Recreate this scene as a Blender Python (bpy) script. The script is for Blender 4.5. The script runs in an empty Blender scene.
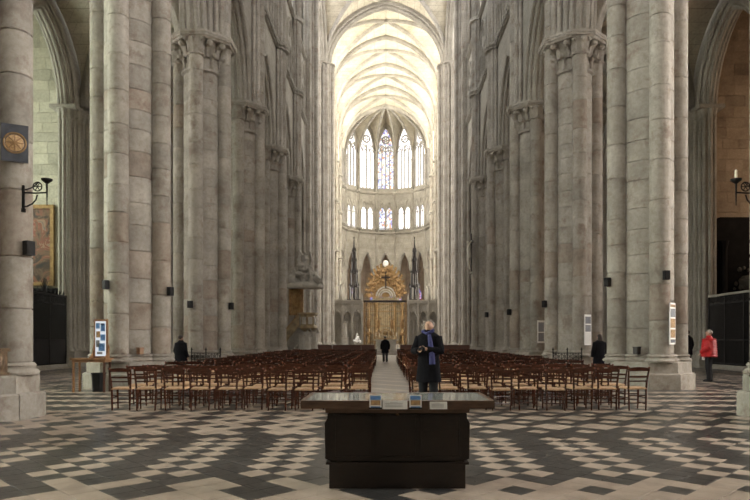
import bpy, math, random
from mathutils import Vector, Matrix
random.seed(7)
PI = math.pi
sc = bpy.context.scene
COL = sc.collection
# ------------------------------------------------------------------ camera, world, exposure
CAMX, CAMZ, FPX, VPX, VPY = -0.11, 1.32, 660.0, 385.0, 340.6
cam = bpy.data.cameras.new('camera')
cam.lens = FPX / 750 * 36.0
cam.sensor_width = 36.0
cam.shift_x = -(VPX - 375) / 750
cam.shift_y = (VPY - 250) / 750
cam.clip_end = 400
camo = bpy.data.objects.new('camera', cam)
camo.location = (CAMX, 0, CAMZ)
camo.rotation_euler = (PI / 2, 0, 0)
COL.objects.link(camo)
sc.camera = camo
world = bpy.data.worlds.new('overcast_sky')
sc.world = world
world.use_nodes = True
world.node_tree.nodes['Background'].inputs[0].default_value = (0.80, 0.88, 1.0, 1)
world.node_tree.nodes['Background'].inputs[1].default_value = 0.6
sc.view_settings.view_transform = 'Standard'
sc.view_settings.look = 'None'
sc.view_settings.gamma = 1
sc.view_settings.use_curve_mapping = False
sc.view_settings.exposure = 0.22
sc.cycles.max_bounces = 10
sc.cycles.diffuse_bounces = 4
sc.cycles.glossy_bounces = 4
sc.cycles.use_denoising = True
sc.cycles.denoising_prefilter = 'FAST'
sc.cycles.sample_clamp_indirect = 6
# daylight of the windows (radiance of the lit glass)
E_CHOIR = 13.0      # clear choir clerestory
E_CHOIR_TRI = 16.0
E_APSE = 2.4
E_NAVE_L = 3.3
E_NAVE_R = 3.1
E_CHAPEL_L = 25.0
E_CHAPEL_FAR = 2.6
E_CHAPEL_R = 29.0
E_CHAPEL_DIM = 2.2
E_CHOIR_AISLE = 26.0
E_TRANSEPT = 10.0
E_WEST = 8.0

def at(px, py, d):
    """photo pixel + depth -> world point"""
    return Vector((CAMX + (px - VPX) * d / FPX, d, CAMZ - (py - VPY) * d / FPX))

# ------------------------------------------------------------------ materials
MATS = {}
def nodes_of(name):
    m = bpy.data.materials.new(name); m.use_nodes = True
    nt = m.node_tree
    b = nt.nodes['Principled BSDF']
    MATS[name] = m
    return m, nt, b
def ramp(nt, stops):
    r = nt.nodes.new('ShaderNodeValToRGB')
    e = r.color_ramp.elements
    while len(e) < len(stops): e.new(0.5)
    for el, (p, c) in zip(e, stops):
        el.position = p; el.color = (*c, 1)
    return r
def noise(nt, scale, detail=4, rough=0.55, vec=None, dim='3D'):
    n = nt.nodes.new('ShaderNodeTexNoise')
    n.inputs['Scale'].default_value = scale
    n.inputs['Detail'].default_value = detail
    n.inputs['Roughness'].default_value = rough
    if vec: nt.links.new(vec, n.inputs['Vector'])
    return n
def mixrgb(nt, a, b, fac, mode='MIX'):
    m = nt.nodes.new('ShaderNodeMix'); m.data_type = 'RGBA'; m.blend_type = mode
    for sock, v in ((m.inputs['A'], a), (m.inputs['B'], b), (m.inputs['Factor'], fac)):
        if hasattr(v, 'is_linked'): nt.links.new(v, sock)
        elif isinstance(v, (int, float)): sock.default_value = v
        else: sock.default_value = (*v, 1)
    return m.outputs['Result']
def bump(nt, b, h, strength, dist=0.02):
    n = nt.nodes.new('ShaderNodeBump')
    n.inputs['Strength'].default_value = strength
    n.inputs['Distance'].default_value = dist
    nt.links.new(h, n.inputs['Height'])
    nt.links.new(n.outputs['Normal'], b.inputs['Normal'])
def stone(name, lo, mid, hi, joints=None, rnd=0.12, stain=None, rough=0.85):
    """limestone with blotches, stains and (on walls) coursed joints"""
    m, nt, b = nodes_of(name)
    g = nt.nodes.new('ShaderNodeNewGeometry')
    n1 = noise(nt, 0.9, 6, 0.62, g.outputs['Position'])
    r = ramp(nt, [(0.22, lo), (0.5, mid), (0.78, hi)])
    nt.links.new(n1.outputs['Fac'], r.inputs['Fac'])
    n2 = noise(nt, 9.0, 5, 0.7, g.outputs['Position'])
    r2 = ramp(nt, [(0.32, (0.72, 0.70, 0.67)), (0.60, (1.0, 1.0, 1.0))])
    nt.links.new(n2.outputs['Fac'], r2.inputs['Fac'])
    c = mixrgb(nt, r.outputs['Color'], r2.outputs['Color'], 0.75, 'MULTIPLY')
    oi = nt.nodes.new('ShaderNodeObjectInfo')
    rr = ramp(nt, [(0.0, (1 - rnd, 1 - rnd * 1.05, 1 - rnd * 1.1)), (0.5, (1.0, 0.985, 0.96)), (1.0, (1 + rnd * .5, 1 + rnd * .45, 1 + rnd * .4))])
    nt.links.new(oi.outputs['Random'], rr.inputs['Fac'])
    c = mixrgb(nt, c, rr.outputs['Color'], 1.0, 'MULTIPLY')
    if stain:
        n3 = noise(nt, 1.7, 7, 0.7, g.outputs['Position'])
        rs = ramp(nt, [(0.53, (0, 0, 0)), (0.68, (.85, .85, .85))])
        nt.links.new(n3.outputs['Fac'], rs.inputs['Fac'])
        c = mixrgb(nt, c, stain, rs.outputs['Color'])
    hgt = n2.outputs['Fac']
    if joints:
        sx = nt.nodes.new('ShaderNodeSeparateXYZ'); nt.links.new(g.outputs['Position'], sx.inputs[0])
        ad = nt.nodes.new('ShaderNodeMath'); ad.operation = 'ADD'
        nt.links.new(sx.outputs['X'], ad.inputs[0]); nt.links.new(sx.outputs['Y'], ad.inputs[1])
        cx = nt.nodes.new('ShaderNodeCombineXYZ')
        nt.links.new(ad.outputs[0], cx.inputs['X']); nt.links.new(sx.outputs['Z'], cx.inputs['Y'])
        br = nt.nodes.new('ShaderNodeTexBrick')
        br.inputs['Scale'].default_value = 1.0
        br.inputs['Brick Width'].default_value = joints[0]
        br.inputs['Row Height'].default_value = joints[1]
        br.inputs['Mortar Size'].default_value = 0.012
        br.inputs['Color1'].default_value = (1, 1, 1, 1)
        br.inputs['Color2'].default_value = (0.86, 0.85, 0.83, 1)
        br.inputs['Mortar'].default_value = (0.62, 0.60, 0.57, 1)
        nt.links.new(cx.outputs[0], br.inputs['Vector'])
        c = mixrgb(nt, c, br.outputs['Color'], 0.8, 'MULTIPLY')
    nt.links.new(c, b.inputs['Base Color'])
    b.inputs['Roughness'].default_value = rough
    b.inputs['Specular IOR Level'].default_value = 0.25
    bump(nt, b, hgt, 0.35, 0.03)
    return m
def plain(name, col, rough=0.6, metal=0.0, var=0.25, scale=14.0, bmp=0.15, spec=0.5):
    m, nt, b = nodes_of(name)
    tc = nt.nodes.new('ShaderNodeTexCoord')
    n = noise(nt, scale, 4, 0.6, tc.outputs['Object'])
    lo = tuple(max(0, v * (1 - var)) for v in col); hi = tuple(min(1, v * (1 + var)) for v in col)
    r = ramp(nt, [(0.3, lo), (0.7, hi)])
    nt.links.new(n.outputs['Fac'], r.inputs['Fac'])
    oi = nt.nodes.new('ShaderNodeObjectInfo')
    rr = ramp(nt, [(0, (0.86, 0.86, 0.86)), (1, (1.12, 1.1, 1.08))])
    nt.links.new(oi.outputs['Random'], rr.inputs['Fac'])
    nt.links.new(mixrgb(nt, r.outputs['Color'], rr.outputs['Color'], 1.0, 'MULTIPLY'), b.inputs['Base Color'])
    b.inputs['Roughness'].default_value = rough
    b.inputs['Metallic'].default_value = metal
    b.inputs['Specular IOR Level'].default_value = spec
    if bmp: bump(nt, b, n.outputs['Fac'], bmp, 0.01)
    return m
def wood(name, lo, hi, rough=0.45, scale=6.0, island=False):
    m, nt, b = nodes_of(name)
    tc = nt.nodes.new('ShaderNodeTexCoord')
    mp = nt.nodes.new('ShaderNodeMapping'); mp.inputs['Scale'].default_value = (1, 6, 6)
    nt.links.new(tc.outputs['Object'], mp.inputs[0])
    n = noise(nt, scale, 6, 0.65, mp.outputs[0])
    r = ramp(nt, [(0.3, lo), (0.7, hi)])
    nt.links.new(n.outputs['Fac'], r.inputs['Fac'])
    if island:
        g = nt.nodes.new('ShaderNodeNewGeometry')
        ri = ramp(nt, [(0, (.35, .33, .32)), (.55, (.8, .8, .8)), (.85, (1.5, 1.55, 1.5)), (1, (2.6, 2.7, 2.6))])  # random tone per piece stands in for gloss specks and dark gaps
        nt.links.new(g.outputs['Random Per Island'], ri.inputs['Fac'])
        nt.links.new(mixrgb(nt, r.outputs['Color'], ri.outputs['Color'], 1.0, 'MULTIPLY'), b.inputs['Base Color'])
    else:
        nt.links.new(r.outputs['Color'], b.inputs['Base Color'])
    b.inputs['Roughness'].default_value = rough
    bump(nt, b, n.outputs['Fac'], 0.12, 0.004)
    return m
def glow(name, strength, col=(1.0, 0.98, 0.94), cells=None, scale=2.0):
    """daylit glass; cells = list of stained colours"""
    m, nt, b = nodes_of(name)
    b.inputs['Base Color'].default_value = (0.1, 0.1, 0.1, 1)
    b.inputs['Roughness'].default_value = 0.25
    b.inputs['Emission Strength'].default_value = strength
    if cells:
        tc = nt.nodes.new('ShaderNodeTexCoord')
        v = nt.nodes.new('ShaderNodeTexVoronoi'); v.inputs['Scale'].default_value = scale
        nt.links.new(tc.outputs['Object'], v.inputs['Vector'])
        se = nt.nodes.new('ShaderNodeSeparateColor'); nt.links.new(v.outputs['Color'], se.inputs[0])
        k = len(cells)
        r = ramp(nt, [(i / k, c) for i, c in enumerate(cells)])
        r.color_ramp.interpolation = 'CONSTANT'
        nt.links.new(se.outputs['Red'], r.inputs['Fac'])
        nt.links.new(r.outputs['Color'], b.inputs['Emission Color'])
    else:
        b.inputs['Emission Color'].default_value = (*col, 1)
    return m

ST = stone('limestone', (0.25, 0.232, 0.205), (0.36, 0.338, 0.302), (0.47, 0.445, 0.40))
STP = stone('pier_limestone', (0.22, 0.20, 0.176), (0.355, 0.33, 0.294), (0.47, 0.44, 0.395), rnd=0.13, stain=(0.20, 0.155, 0.125))
STW = stone('coursed_limestone', (0.25, 0.232, 0.205), (0.36, 0.338, 0.302), (0.47, 0.445, 0.40), joints=(1.1, 0.52))
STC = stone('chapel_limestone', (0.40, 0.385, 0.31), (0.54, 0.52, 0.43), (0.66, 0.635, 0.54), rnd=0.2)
STB = stone('brown_shaded_limestone', (0.24, 0.185, 0.135), (0.36, 0.285, 0.215), (0.46, 0.375, 0.29), rnd=0.2)  # brown stone, darkened in colour for the shade of the ambulatory
STQ = stone('grey_statue_stone', (0.28, 0.265, 0.24), (0.44, 0.42, 0.38), (0.58, 0.555, 0.51))
STN = stone('rust_stained_limestone', (0.20, 0.17, 0.145), (0.325, 0.28, 0.24), (0.43, 0.38, 0.33), rnd=0.15, stain=(0.20, 0.14, 0.105))
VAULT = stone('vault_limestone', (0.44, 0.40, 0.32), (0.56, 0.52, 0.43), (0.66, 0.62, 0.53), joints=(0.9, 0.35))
IRON = plain('wrought_iron', (0.012, 0.011, 0.011), 0.6, 0.0, spec=.2)
BLACKBOX = plain('black_plastic', (0.012, 0.012, 0.013), 0.6, spec=.25)
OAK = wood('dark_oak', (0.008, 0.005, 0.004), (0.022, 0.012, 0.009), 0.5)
CHAIRW = wood('chair_wood', (0.035, 0.012, 0.007), (0.11, 0.036, 0.02), 0.22, island=True)
RUSH = plain('rush_weave', (0.52, 0.34, 0.21), 0.75, 0, 0.3, 40, 0.4)
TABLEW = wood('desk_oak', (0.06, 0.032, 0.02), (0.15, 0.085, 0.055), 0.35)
STANDW = wood('stand_oak', (0.22, 0.11, 0.05), (0.38, 0.20, 0.10), 0.4)
BENCHW = wood('bench_oak', (0.06, 0.022, 0.014), (0.12, 0.048, 0.03), 0.4)
GOLD = plain('gilding', (0.27, 0.175, 0.08), 0.42, 0.6, 0.35, 5, 0.3)
GOLDW = plain('gilded_wood', (0.27, 0.165, 0.075), 0.5, 0.3, 0.4, 4, 0.3)
GOLDM = plain('gilded_marble', (0.26, 0.20, 0.12), 0.45, 0.1, 0.4, 3, 0.3)
WHITE = plain('white_paper', (0.88, 0.88, 0.87), 0.6, 0, 0.04, 10, 0)
WAX = plain('candle_wax', (0.75, 0.70, 0.58), 0.5)
INK = plain('grey_print', (0.22, 0.23, 0.26), 0.6, 0, 0.1, 10, 0)
BLUEP = plain('blue_print', (0.12, 0.26, 0.55), 0.5, 0, 0.3, 30, 0)
OCHREP = plain('ochre_print', (0.42, 0.27, 0.14), 0.5, 0, 0.4, 30, 0)
SKIN = plain('skin', (0.55, 0.34, 0.25), 0.55, 0, 0.1, 8, 0)
COATB = plain('black_wool', (0.008, 0.008, 0.011), 0.9, 0, 0.3, 30, 0.3, .15)
TROUS = plain('dark_trousers', (0.012, 0.013, 0.018), 0.8, 0, 0.3, 20, 0.2)
REDJ = plain('red_quilted_nylon', (0.52, 0.018, 0.022), 0.45, 0, 0.15, 12, 0.2)
HAIRG = plain('grey_hair', (0.34, 0.31, 0.28), 0.6, 0, 0.3, 40, 0.4)
HAIRD = plain('dark_hair', (0.03, 0.02, 0.015), 0.5, 0, 0.3, 40, 0.4)
SCARF = plain('blue_scarf', (0.045, 0.05, 0.17), 0.8, 0, 0.3, 20, 0.2)
SHOE = plain('black_leather', (0.012, 0.011, 0.011), 0.4)
BRONZE = plain('carved_bronze', (0.20, 0.14, 0.09), 0.5, 0.3, 0.5, 7, 0.5)
VOIDW = plain('near_black_wood', (0.006, 0.005, 0.005), 0.7, 0, 0.5, 3, 0.3, .12)  # nearly black throughout, on the altarpiece and the grille backing

def tile_mat(name, lo, hi, rough):
    m, nt, b = nodes_of(name)
    g = nt.nodes.new('ShaderNodeNewGeometry')
    n = noise(nt, 1.6, 6, 0.65, g.outputs['Position'])
    r = ramp(nt, [(0.3, lo), (0.7, hi)]); nt.links.new(n.outputs['Fac'], r.inputs['Fac'])
    w = nt.nodes.new('ShaderNodeTexWhiteNoise'); w.noise_dimensions = '3D'
    sn = nt.nodes.new('ShaderNodeVectorMath'); sn.operation = 'SNAP'; sn.inputs[1].default_value = (0.176, 0.1875, 5)
    nt.links.new(g.outputs['Position'], sn.inputs[0]); nt.links.new(sn.outputs[0], w.inputs['Vector'])
    rr = ramp(nt, [(0, (0.90, 0.89, 0.88)), (1, (1.06, 1.05, 1.04))]); nt.links.new(w.outputs['Value'], rr.inputs['Fac'])
    n2 = noise(nt, 14, 4, 0.6, g.outputs['Position'])
    nt.links.new(mixrgb(nt, r.outputs['Color'], rr.outputs['Color'], 1.0, 'MULTIPLY'), b.inputs['Base Color'])
    mr = nt.nodes.new('ShaderNodeMapRange'); mr.inputs['To Min'].default_value = rough - 0.08; mr.inputs['To Max'].default_value = rough + 0.10
    nt.links.new(n2.outputs['Fac'], mr.inputs['Value']); nt.links.new(mr.outputs[0], b.inputs['Roughness'])
    bump(nt, b, n2.outputs['Fac'], 0.06, 0.004)
    return m
TW = tile_mat('pale_paving', (0.36, 0.29, 0.24), (0.50, 0.42, 0.35), 0.34)
TD = tile_mat('slate_paving', (0.030, 0.029, 0.030), (0.062, 0.060, 0.060), 0.30)
TG = tile_mat('grey_paving', (0.22, 0.20, 0.18), (0.32, 0.29, 0.26), 0.4)

def glass_set():
    g = {}
    g['choir'] = glow('choir_glass', E_CHOIR, (1.0, 0.95, 0.80))
    g['choir_tri'] = glow('choir_triforium_glass', E_CHOIR_TRI, (1.0, 0.95, 0.80))
    g['apse'] = glow('apse_pale_glass', E_APSE, cells=[(1, .98, .95), (.95, .9, .95), (1, .97, .88), (.9, .88, .95)], scale=3)
    g['apse_c'] = glow('apse_stained_glass', 1.15, cells=[(.95, .97, 1), (.30, .24, .62), (.95, .93, .85), (.75, .35, .15), (.55, .68, .95), (.9, .85, .75), (.2, .22, .4), (.95, .95, .95)], scale=4.5)
    g['amb'] = glow('ambulatory_stained_glass', 0.9, cells=[(.06, .10, .55), (.5, .06, .10), (.25, .3, .75), (.03, .03, .12), (.6, .45, .7), (.05, .08, .3)], scale=3.2)
    g['nave_l'] = glow('nave_glass_north', E_NAVE_L, (0.93, 0.98, 1.0))
    g['nave_r'] = glow('nave_glass_south', E_NAVE_R, (1.0, 0.97, 0.92))
    g['chap_l'] = glow('chapel_glass_north', E_CHAPEL_L, (0.92, 1.0, 0.86))
    g['chap_r'] = glow('chapel_glass_south', E_CHAPEL_R, (1.0, 0.95, 0.88))
    g['chap_mid'] = glow('mid_glow_chapel_glass', 8.0, (0.92, 1.0, 0.86))  # chapel glow differs by bay to steer the light, not by kind of glass
    g['chap_half'] = glow('half_glow_chapel_glass', 13.0, (1.0, 0.97, 0.92))
    g['chap_far'] = glow('faint_glow_chapel_glass', E_CHAPEL_FAR, (1.0, 0.96, 0.9))
    g['chap_dim'] = glow('dim_warm_chapel_glass', E_CHAPEL_DIM, (1.0, 0.72, 0.50))
    g['choir_aisle'] = glow('choir_aisle_glass', E_CHOIR_AISLE, (1.0, 0.95, 0.82))
    g['trans'] = glow('transept_glass', E_TRANSEPT, (1.0, 0.98, 0.95))
    g['west'] = glow('west_glass', E_WEST, (1.0, 0.97, 0.95))
    return g
GL = glass_set()

# ------------------------------------------------------------------ mesh helpers
class MB:
    def __init__(s): s.v = []; s.f = []; s.m = []; s.cur = 0
    def add(s, vs, fs):
        o = len(s.v); s.v.extend([tuple(v) for v in vs])
        for f in fs: s.f.append(tuple(i + o for i in f)); s.m.append(s.cur)
        return s
    def box(s, c, d, rz=0.0, taper=1.0):
        x, y, z = d[0] / 2, d[1] / 2, d[2] / 2
        vs = []
        for k, t in ((-1, 1.0), (1, taper)):
            for a, b in ((-1, -1), (1, -1), (1, 1), (-1, 1)):
                p = Vector((a * x * t, b * y * t, k * z))
                if rz: p.rotate(Matrix.Rotation(rz, 3, 'Z'))
                vs.append(p + Vector(c))
        return s.add(vs, [(3, 2, 1, 0), (4, 5, 6, 7), (0, 1, 5, 4), (1, 2, 6, 5), (2, 3, 7, 6), (3, 0, 4, 7)])
    def prism(s, poly, z0, z1, poly2=None):
        n = len(poly); p2 = poly2 or poly
        vs = [(x, y, z0) for x, y in poly] + [(x, y, z1) for x, y in p2]
        return s.add(vs, [tuple(range(n))[::-1], tuple(range(n, 2 * n))] + [(i, (i + 1) % n, n + (i + 1) % n, n + i) for i in range(n)])
    def lathe(s, prof, segs=16, c=(0, 0, 0), a0=0.0, a1=2 * PI, sx=1.0, sy=1.0):
        full = abs(a1 - a0 - 2 * PI) < 1e-6
        m = segs if full else segs + 1
        vs = []
        for r, z in prof:
            for k in range(m):
                a = a0 + (a1 - a0) * k / segs
                vs.append((c[0] + r * math.cos(a) * sx, c[1] + r * math.sin(a) * sy, c[2] + z))
        fs = []
        for i in range(len(prof) - 1):
            for k in range(segs):
                k2 = (k + 1) % m if full else k + 1
                fs.append((i * m + k, i * m + k2, (i + 1) * m + k2, (i + 1) * m + k))
        if full:
            fs.append(tuple(range(m))[::-1]); fs.append(tuple((len(prof) - 1) * m + k for k in range(m)))
        return s.add(vs, fs)
    def tube(s, pts, r, segs=8, caps=True):
        pts = [Vector(p) for p in pts]; n = len(pts)
        rs = r if isinstance(r, (list, tuple)) else [r] * n
        vs = []; up = None
        for i, p in enumerate(pts):
            t = (pts[min(i + 1, n - 1)] - pts[max(i - 1, 0)])
            if t.length < 1e-9: t = Vector((0, 0, 1))
            t.normalize()
            if up is None:
                up = Vector((0, 0, 1)) if abs(t.z) < 0.9 else Vector((1, 0, 0))
            a = t.cross(up)
            if a.length < 1e-5: a = t.cross(Vector((0, 1, 0)))
            a.normalize(); b = a.cross(t); b.normalize(); up = b
            for k in range(segs):
                w = 2 * PI * k / segs
                vs.append(p + (a * math.cos(w) + b * math.sin(w)) * rs[i])
        fs = [(i * segs + k, i * segs + (k + 1) % segs, (i + 1) * segs + (k + 1) % segs, (i + 1) * segs + k) for i in range(n - 1) for k in range(segs)]
        if caps: fs += [tuple(range(segs))[::-1], tuple((n - 1) * segs + k for k in range(segs))]
        return s.add(vs, fs)
    def ball(s, c, r, segs=8, rings=6, M=None):
        rx, ry, rz = r if isinstance(r, (tuple, list)) else (r, r, r)
        vs = []; fs = []
        for i in range(rings + 1):
            ph = PI * i / rings
            for k in range(segs):
                a = 2 * PI * k / segs
                p = Vector((rx * math.sin(ph) * math.cos(a), ry * math.sin(ph) * math.sin(a), rz * math.cos(ph)))
                if M: p = M @ p
                vs.append(p + Vector(c))
        for i in range(rings):
            for k in range(segs):
                fs.append((i * segs + k, (i + 1) * segs + k, (i + 1) * segs + (k + 1) % segs, i * segs + (k + 1) % segs))
        return s.add(vs, fs)
    def loft(s, rings, segs=14):
        """rings: (cx, cy, z, rx, ry)"""
        vs = []
        for cx, cy, z, rx, ry in rings:
            for k in range(segs):
                a = 2 * PI * k / segs
                vs.append((cx + rx * math.cos(a), cy + ry * math.sin(a), z))
        n = len(rings)
        fs = [(i * segs + k, i * segs + (k + 1) % segs, (i + 1) * segs + (k + 1) % segs, (i + 1) * segs + k) for i in range(n - 1) for k in range(segs)]
        fs += [tuple(range(segs))[::-1], tuple((n - 1) * segs + k for k in range(segs))]
        return s.add(vs, fs)
    def xf(s, M, start=0):
        for i in range(start, len(s.v)): s.v[i] = tuple(M @ Vector(s.v[i]))
        return s
    def mesh(s, name, mats, smooth=False):
        me = bpy.data.meshes.new(name)
        me.from_pydata(s.v, [], s.f)
        for m in (mats if isinstance(mats, (list, tuple)) else [mats]): me.materials.append(m)
        if any(s.m): me.polygons.foreach_set('material_index', s.m)
        if smooth:
            me.polygons.foreach_set('use_smooth', [True] * len(me.polygons))
            try: me.set_sharp_from_angle(angle=math.radians(38))
            except Exception: pass
        me.update()
        return me
    def build(s, name, mats, parent=None, smooth=False):
        return link(name, s.mesh(name, mats, smooth), parent)
def link(name, me, parent=None, loc=(0, 0, 0), rz=0.0, scale=None):
    o = bpy.data.objects.new(name, me); COL.objects.link(o)
    o.parent = parent; o.location = loc; o.rotation_euler = (0, 0, rz)
    if scale: o.scale = scale
    return o
def thing(name, label, cat, loc=(0, 0, 0), rz=0.0, group=None):
    o = bpy.data.objects.new(name, None); COL.objects.link(o)
    o.location = loc; o.rotation_euler = (0, 0, rz); o.empty_display_size = 0.2
    return tag(o, label, cat, group)
def tag(o, label, cat, group=None, kind=None):
    if label: o['label'] = label
    if cat: o['category'] = cat
    if group: o['group'] = group
    if kind: o['kind'] = kind
    return o
def struct(name, label=None, cat=None):
    o = bpy.data.objects.new(name, None); COL.objects.link(o); o['kind'] = 'structure'
    if label: o['label'] = label
    if cat: o['category'] = cat
    return o
def copy_tree(o, parent=None):
    c = o.copy(); COL.objects.link(c); c.parent = parent
    for ch in o.children: copy_tree(ch, c)
    return c

# pointed arches -------------------------------------------------
def arch_geo(hw, rise):
    R = (hw * hw + rise * rise) / (2 * hw); return R, R - hw
def arch_z(s, hw, rise):
    R, c = arch_geo(hw, rise); return math.sqrt(max(0.0, R * R - (abs(s) + c) ** 2))
def arch_outer(hw, rise, rho):
    R, c = arch_geo(hw, rise); return hw + rho, math.sqrt((R + rho) ** 2 - c * c)
def frame(o, e, n):
    o, e, n = Vector(o), Vector(e).normalized(), Vector(n).normalized()
    return lambda s, w, z: o + e * s + n * w + Vector((0, 0, z))
def arch_sweep(mb, F, cs, hw, spring, rise, prof, n=10, half=0):
    """sweep profile [(w, rho)] along a pointed arch; half=-1/1 only one side"""
    R, c = arch_geo(hw, rise)
    rows = []
    def side(sg):
        out = []
        for i in range(n + 1):
            row = []
            for w, rho in prof:
                Rr = R + rho; amax = math.acos(max(-1, min(1, c / Rr)))
                a = amax * i / n
                row.append(F(cs + sg * (Rr * math.cos(a) - c), w, spring + Rr * math.sin(a)))
            out.append(row)
        return out
    if half <= 0: rows += side(-1)
    if half >= 0: rows += list(reversed(side(1)))[(1 if half == 0 else 0):]
    m = len(prof)
    vs = [p for r in rows for p in r]
    fs = [(i * m + k, i * m + k + 1, (i + 1) * m + k + 1, (i + 1) * m + k) for i in range(len(rows) - 1) for k in range(m - 1)]
    mb.add(vs, fs)
def roll(w, rho, r, a0, a1, n=5):
    return [(w + r * math.cos(math.radians(a0 + (a1 - a0) * i / n)), rho + r * math.sin(math.radians(a0 + (a1 - a0) * i / n))) for i in range(n + 1)]
def wall_open(mb, F, s0, s1, z0, z1, w0, w1, ops, n=7):
    """wall slab with pointed openings (cs, hw, sill or None, spring, rise)"""
    ss = {s0, s1}
    for cs, hw, sill, spr, rise in ops:
        for i in range(-n, n + 1):
            t = i / n; ss.add(cs + hw * math.copysign(1 - (1 - abs(t)) ** 1.0, t) if t else cs)
        for e in (0.96, 0.985): ss.add(cs + hw * e); ss.add(cs - hw * e)
    ss = sorted(x for x in ss if s0 - 1e-6 <= x <= s1 + 1e-6)
    def q(a, b, c, d): mb.add([a, b, c, d], [(0, 1, 2, 3)])
    for a, b in zip(ss, ss[1:]):
        if b - a < 1e-6: continue
        mid = (a + b) / 2
        op = next((o for o in ops if abs(mid - o[0]) < o[1]), None)
        if op is None:
            for w in (w0, w1): q(F(a, w, z0), F(b, w, z0), F(b, w, z1), F(a, w, z1))
            continue
        cs, hw, sill, spr, rise = op
        za, zb = spr + arch_z(a - cs, hw, rise), spr + arch_z(b - cs, hw, rise)
        for w in (w0, w1):
            q(F(a, w, za), F(b, w, zb), F(b, w, z1), F(a, w, z1))
            if sill is not None and sill > z0: q(F(a, w, z0), F(b, w, z0), F(b, w, sill), F(a, w, sill))
        q(F(a, w0, za), F(b, w0, zb), F(b, w1, zb), F(a, w1, za))
        if sill is not None: q(F(a, w0, sill), F(b, w0, sill), F(b, w1, sill), F(a, w1, sill))
    for cs, hw, sill, spr, rise in ops:
        b = z0 if sill is None else sill
        for sg in (-1, 1):
            s = cs + sg * hw
            q(F(s, w0, b), F(s, w1, b), F(s, w1, spr), F(s, w0, spr))
    q(F(s0, w0, z1), F(s1, w0, z1), F(s1, w1, z1), F(s0, w1, z1))
    for s in (s0, s1): q(F(s, w0, z0), F(s, w1, z0), F(s, w1, z1), F(s, w0, z1))
def pane(mb, F, cs, hw, sill, spr, rise, w, n=8):
    pts = [F(cs - hw, w, sill), F(cs + hw, w, sill)]
    R, c = arch_geo(hw, rise); am = math.acos(c / R)
    pts += [F(cs + R * math.cos(am * i / n) - c, w, spr + R * math.sin(am * i / n)) for i in range(n + 1)]
    pts += [F(cs - (R * math.cos(am * i / n) - c), w, spr + R * math.sin(am * i / n)) for i in range(n - 1, -1, -1)]
    mb.add(pts, [tuple(range(len(pts)))])
def fbox(mb, F, s0, s1, w0, w1, z0, z1):
    vs = [F(s, w, z) for z in (z0, z1) for s, w in ((s0, w0), (s1, w0), (s1, w1), (s0, w1))]
    mb.add(vs, [(3, 2, 1, 0), (4, 5, 6, 7), (0, 1, 5, 4), (1, 2, 6, 5), (2, 3, 7, 6), (3, 0, 4, 7)])
def fring(mb, F, cs, cz, r, w, tr, n=20, segs=6, a0=0, a1=2 * PI):
    pts = [F(cs + r * math.cos(a0 + (a1 - a0) * i / n), w, cz + r * math.sin(a0 + (a1 - a0) * i / n)) for i in range(n + 1)]
    mb.tube(pts, tr, segs)
def tracery(mb, F, cs, hw, sill, spr, rise, w, lights=4, t=0.09):
    """mullions, small pointed heads and a foiled rose"""
    lw = 2 * hw / lights
    hr = lw * 0.62
    top = spr - hr - (0.25 if lights > 2 else 0.0)
    for i in range(1, lights):
        s = cs - hw + lw * i
        z = top if (i % 2 or lights == 2) else spr + rise * 0.15
        fbox(mb, F, s - t / 2, s + t / 2, w - t, w + t, sill, max(z, top))
    prof = [(w - t, 0.0), (w - t * .6, -t * .6), (w + t * .6, -t * .6), (w + t, 0.0)]
    for i in range(lights):
        arch_sweep(mb, F, cs - hw + lw * (i + .5), lw / 2, top, hr, prof, 5)
    if lights == 4:
        for k in (-1, 1):
            arch_sweep(mb, F, cs + k * hw / 2, hw / 2, spr - 0.2, hw * 0.62, prof, 6)
            fring(mb, F, cs + k * hw / 2, spr - 0.15 + hw * .12, hw * 0.2, w, t * .6, 12)
    r = hw * 0.46
    cz = spr + rise * 0.40
    fring(mb, F, cs, cz, r, w, t * 0.8, 18)
    for k in range(6):
        a = k * PI / 3 + PI / 6
        fring(mb, F, cs + r * .6 * math.cos(a), cz + r * .6 * math.sin(a), r * .36, w, t * .4, 8, 5)
    fring(mb, F, cs, cz, r * .25, w, t * .4, 8, 5)
    arch_sweep(mb, F, cs, hw, spr, rise, [(w - t * 1.3, 0.02), (w - t, -t), (w + t, -t), (w + t * 1.3, 0.02)], 8)
WIN = [0]
def window(F, cs, hw, sill, spr, rise, w, mat, lights=4, label=None, t=0.09):
    WIN[0] += 1
    o = struct('window_%d' % WIN[0], label)
    g = MB(); pane(g, F, cs, hw, sill, spr, rise, w); g.build('glass', mat, o)
    tr = MB(); tracery(tr, F, cs, hw, sill, spr, rise, w - 0.08, lights, t); tr.build('tracery', ST, o)
    return o
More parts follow.
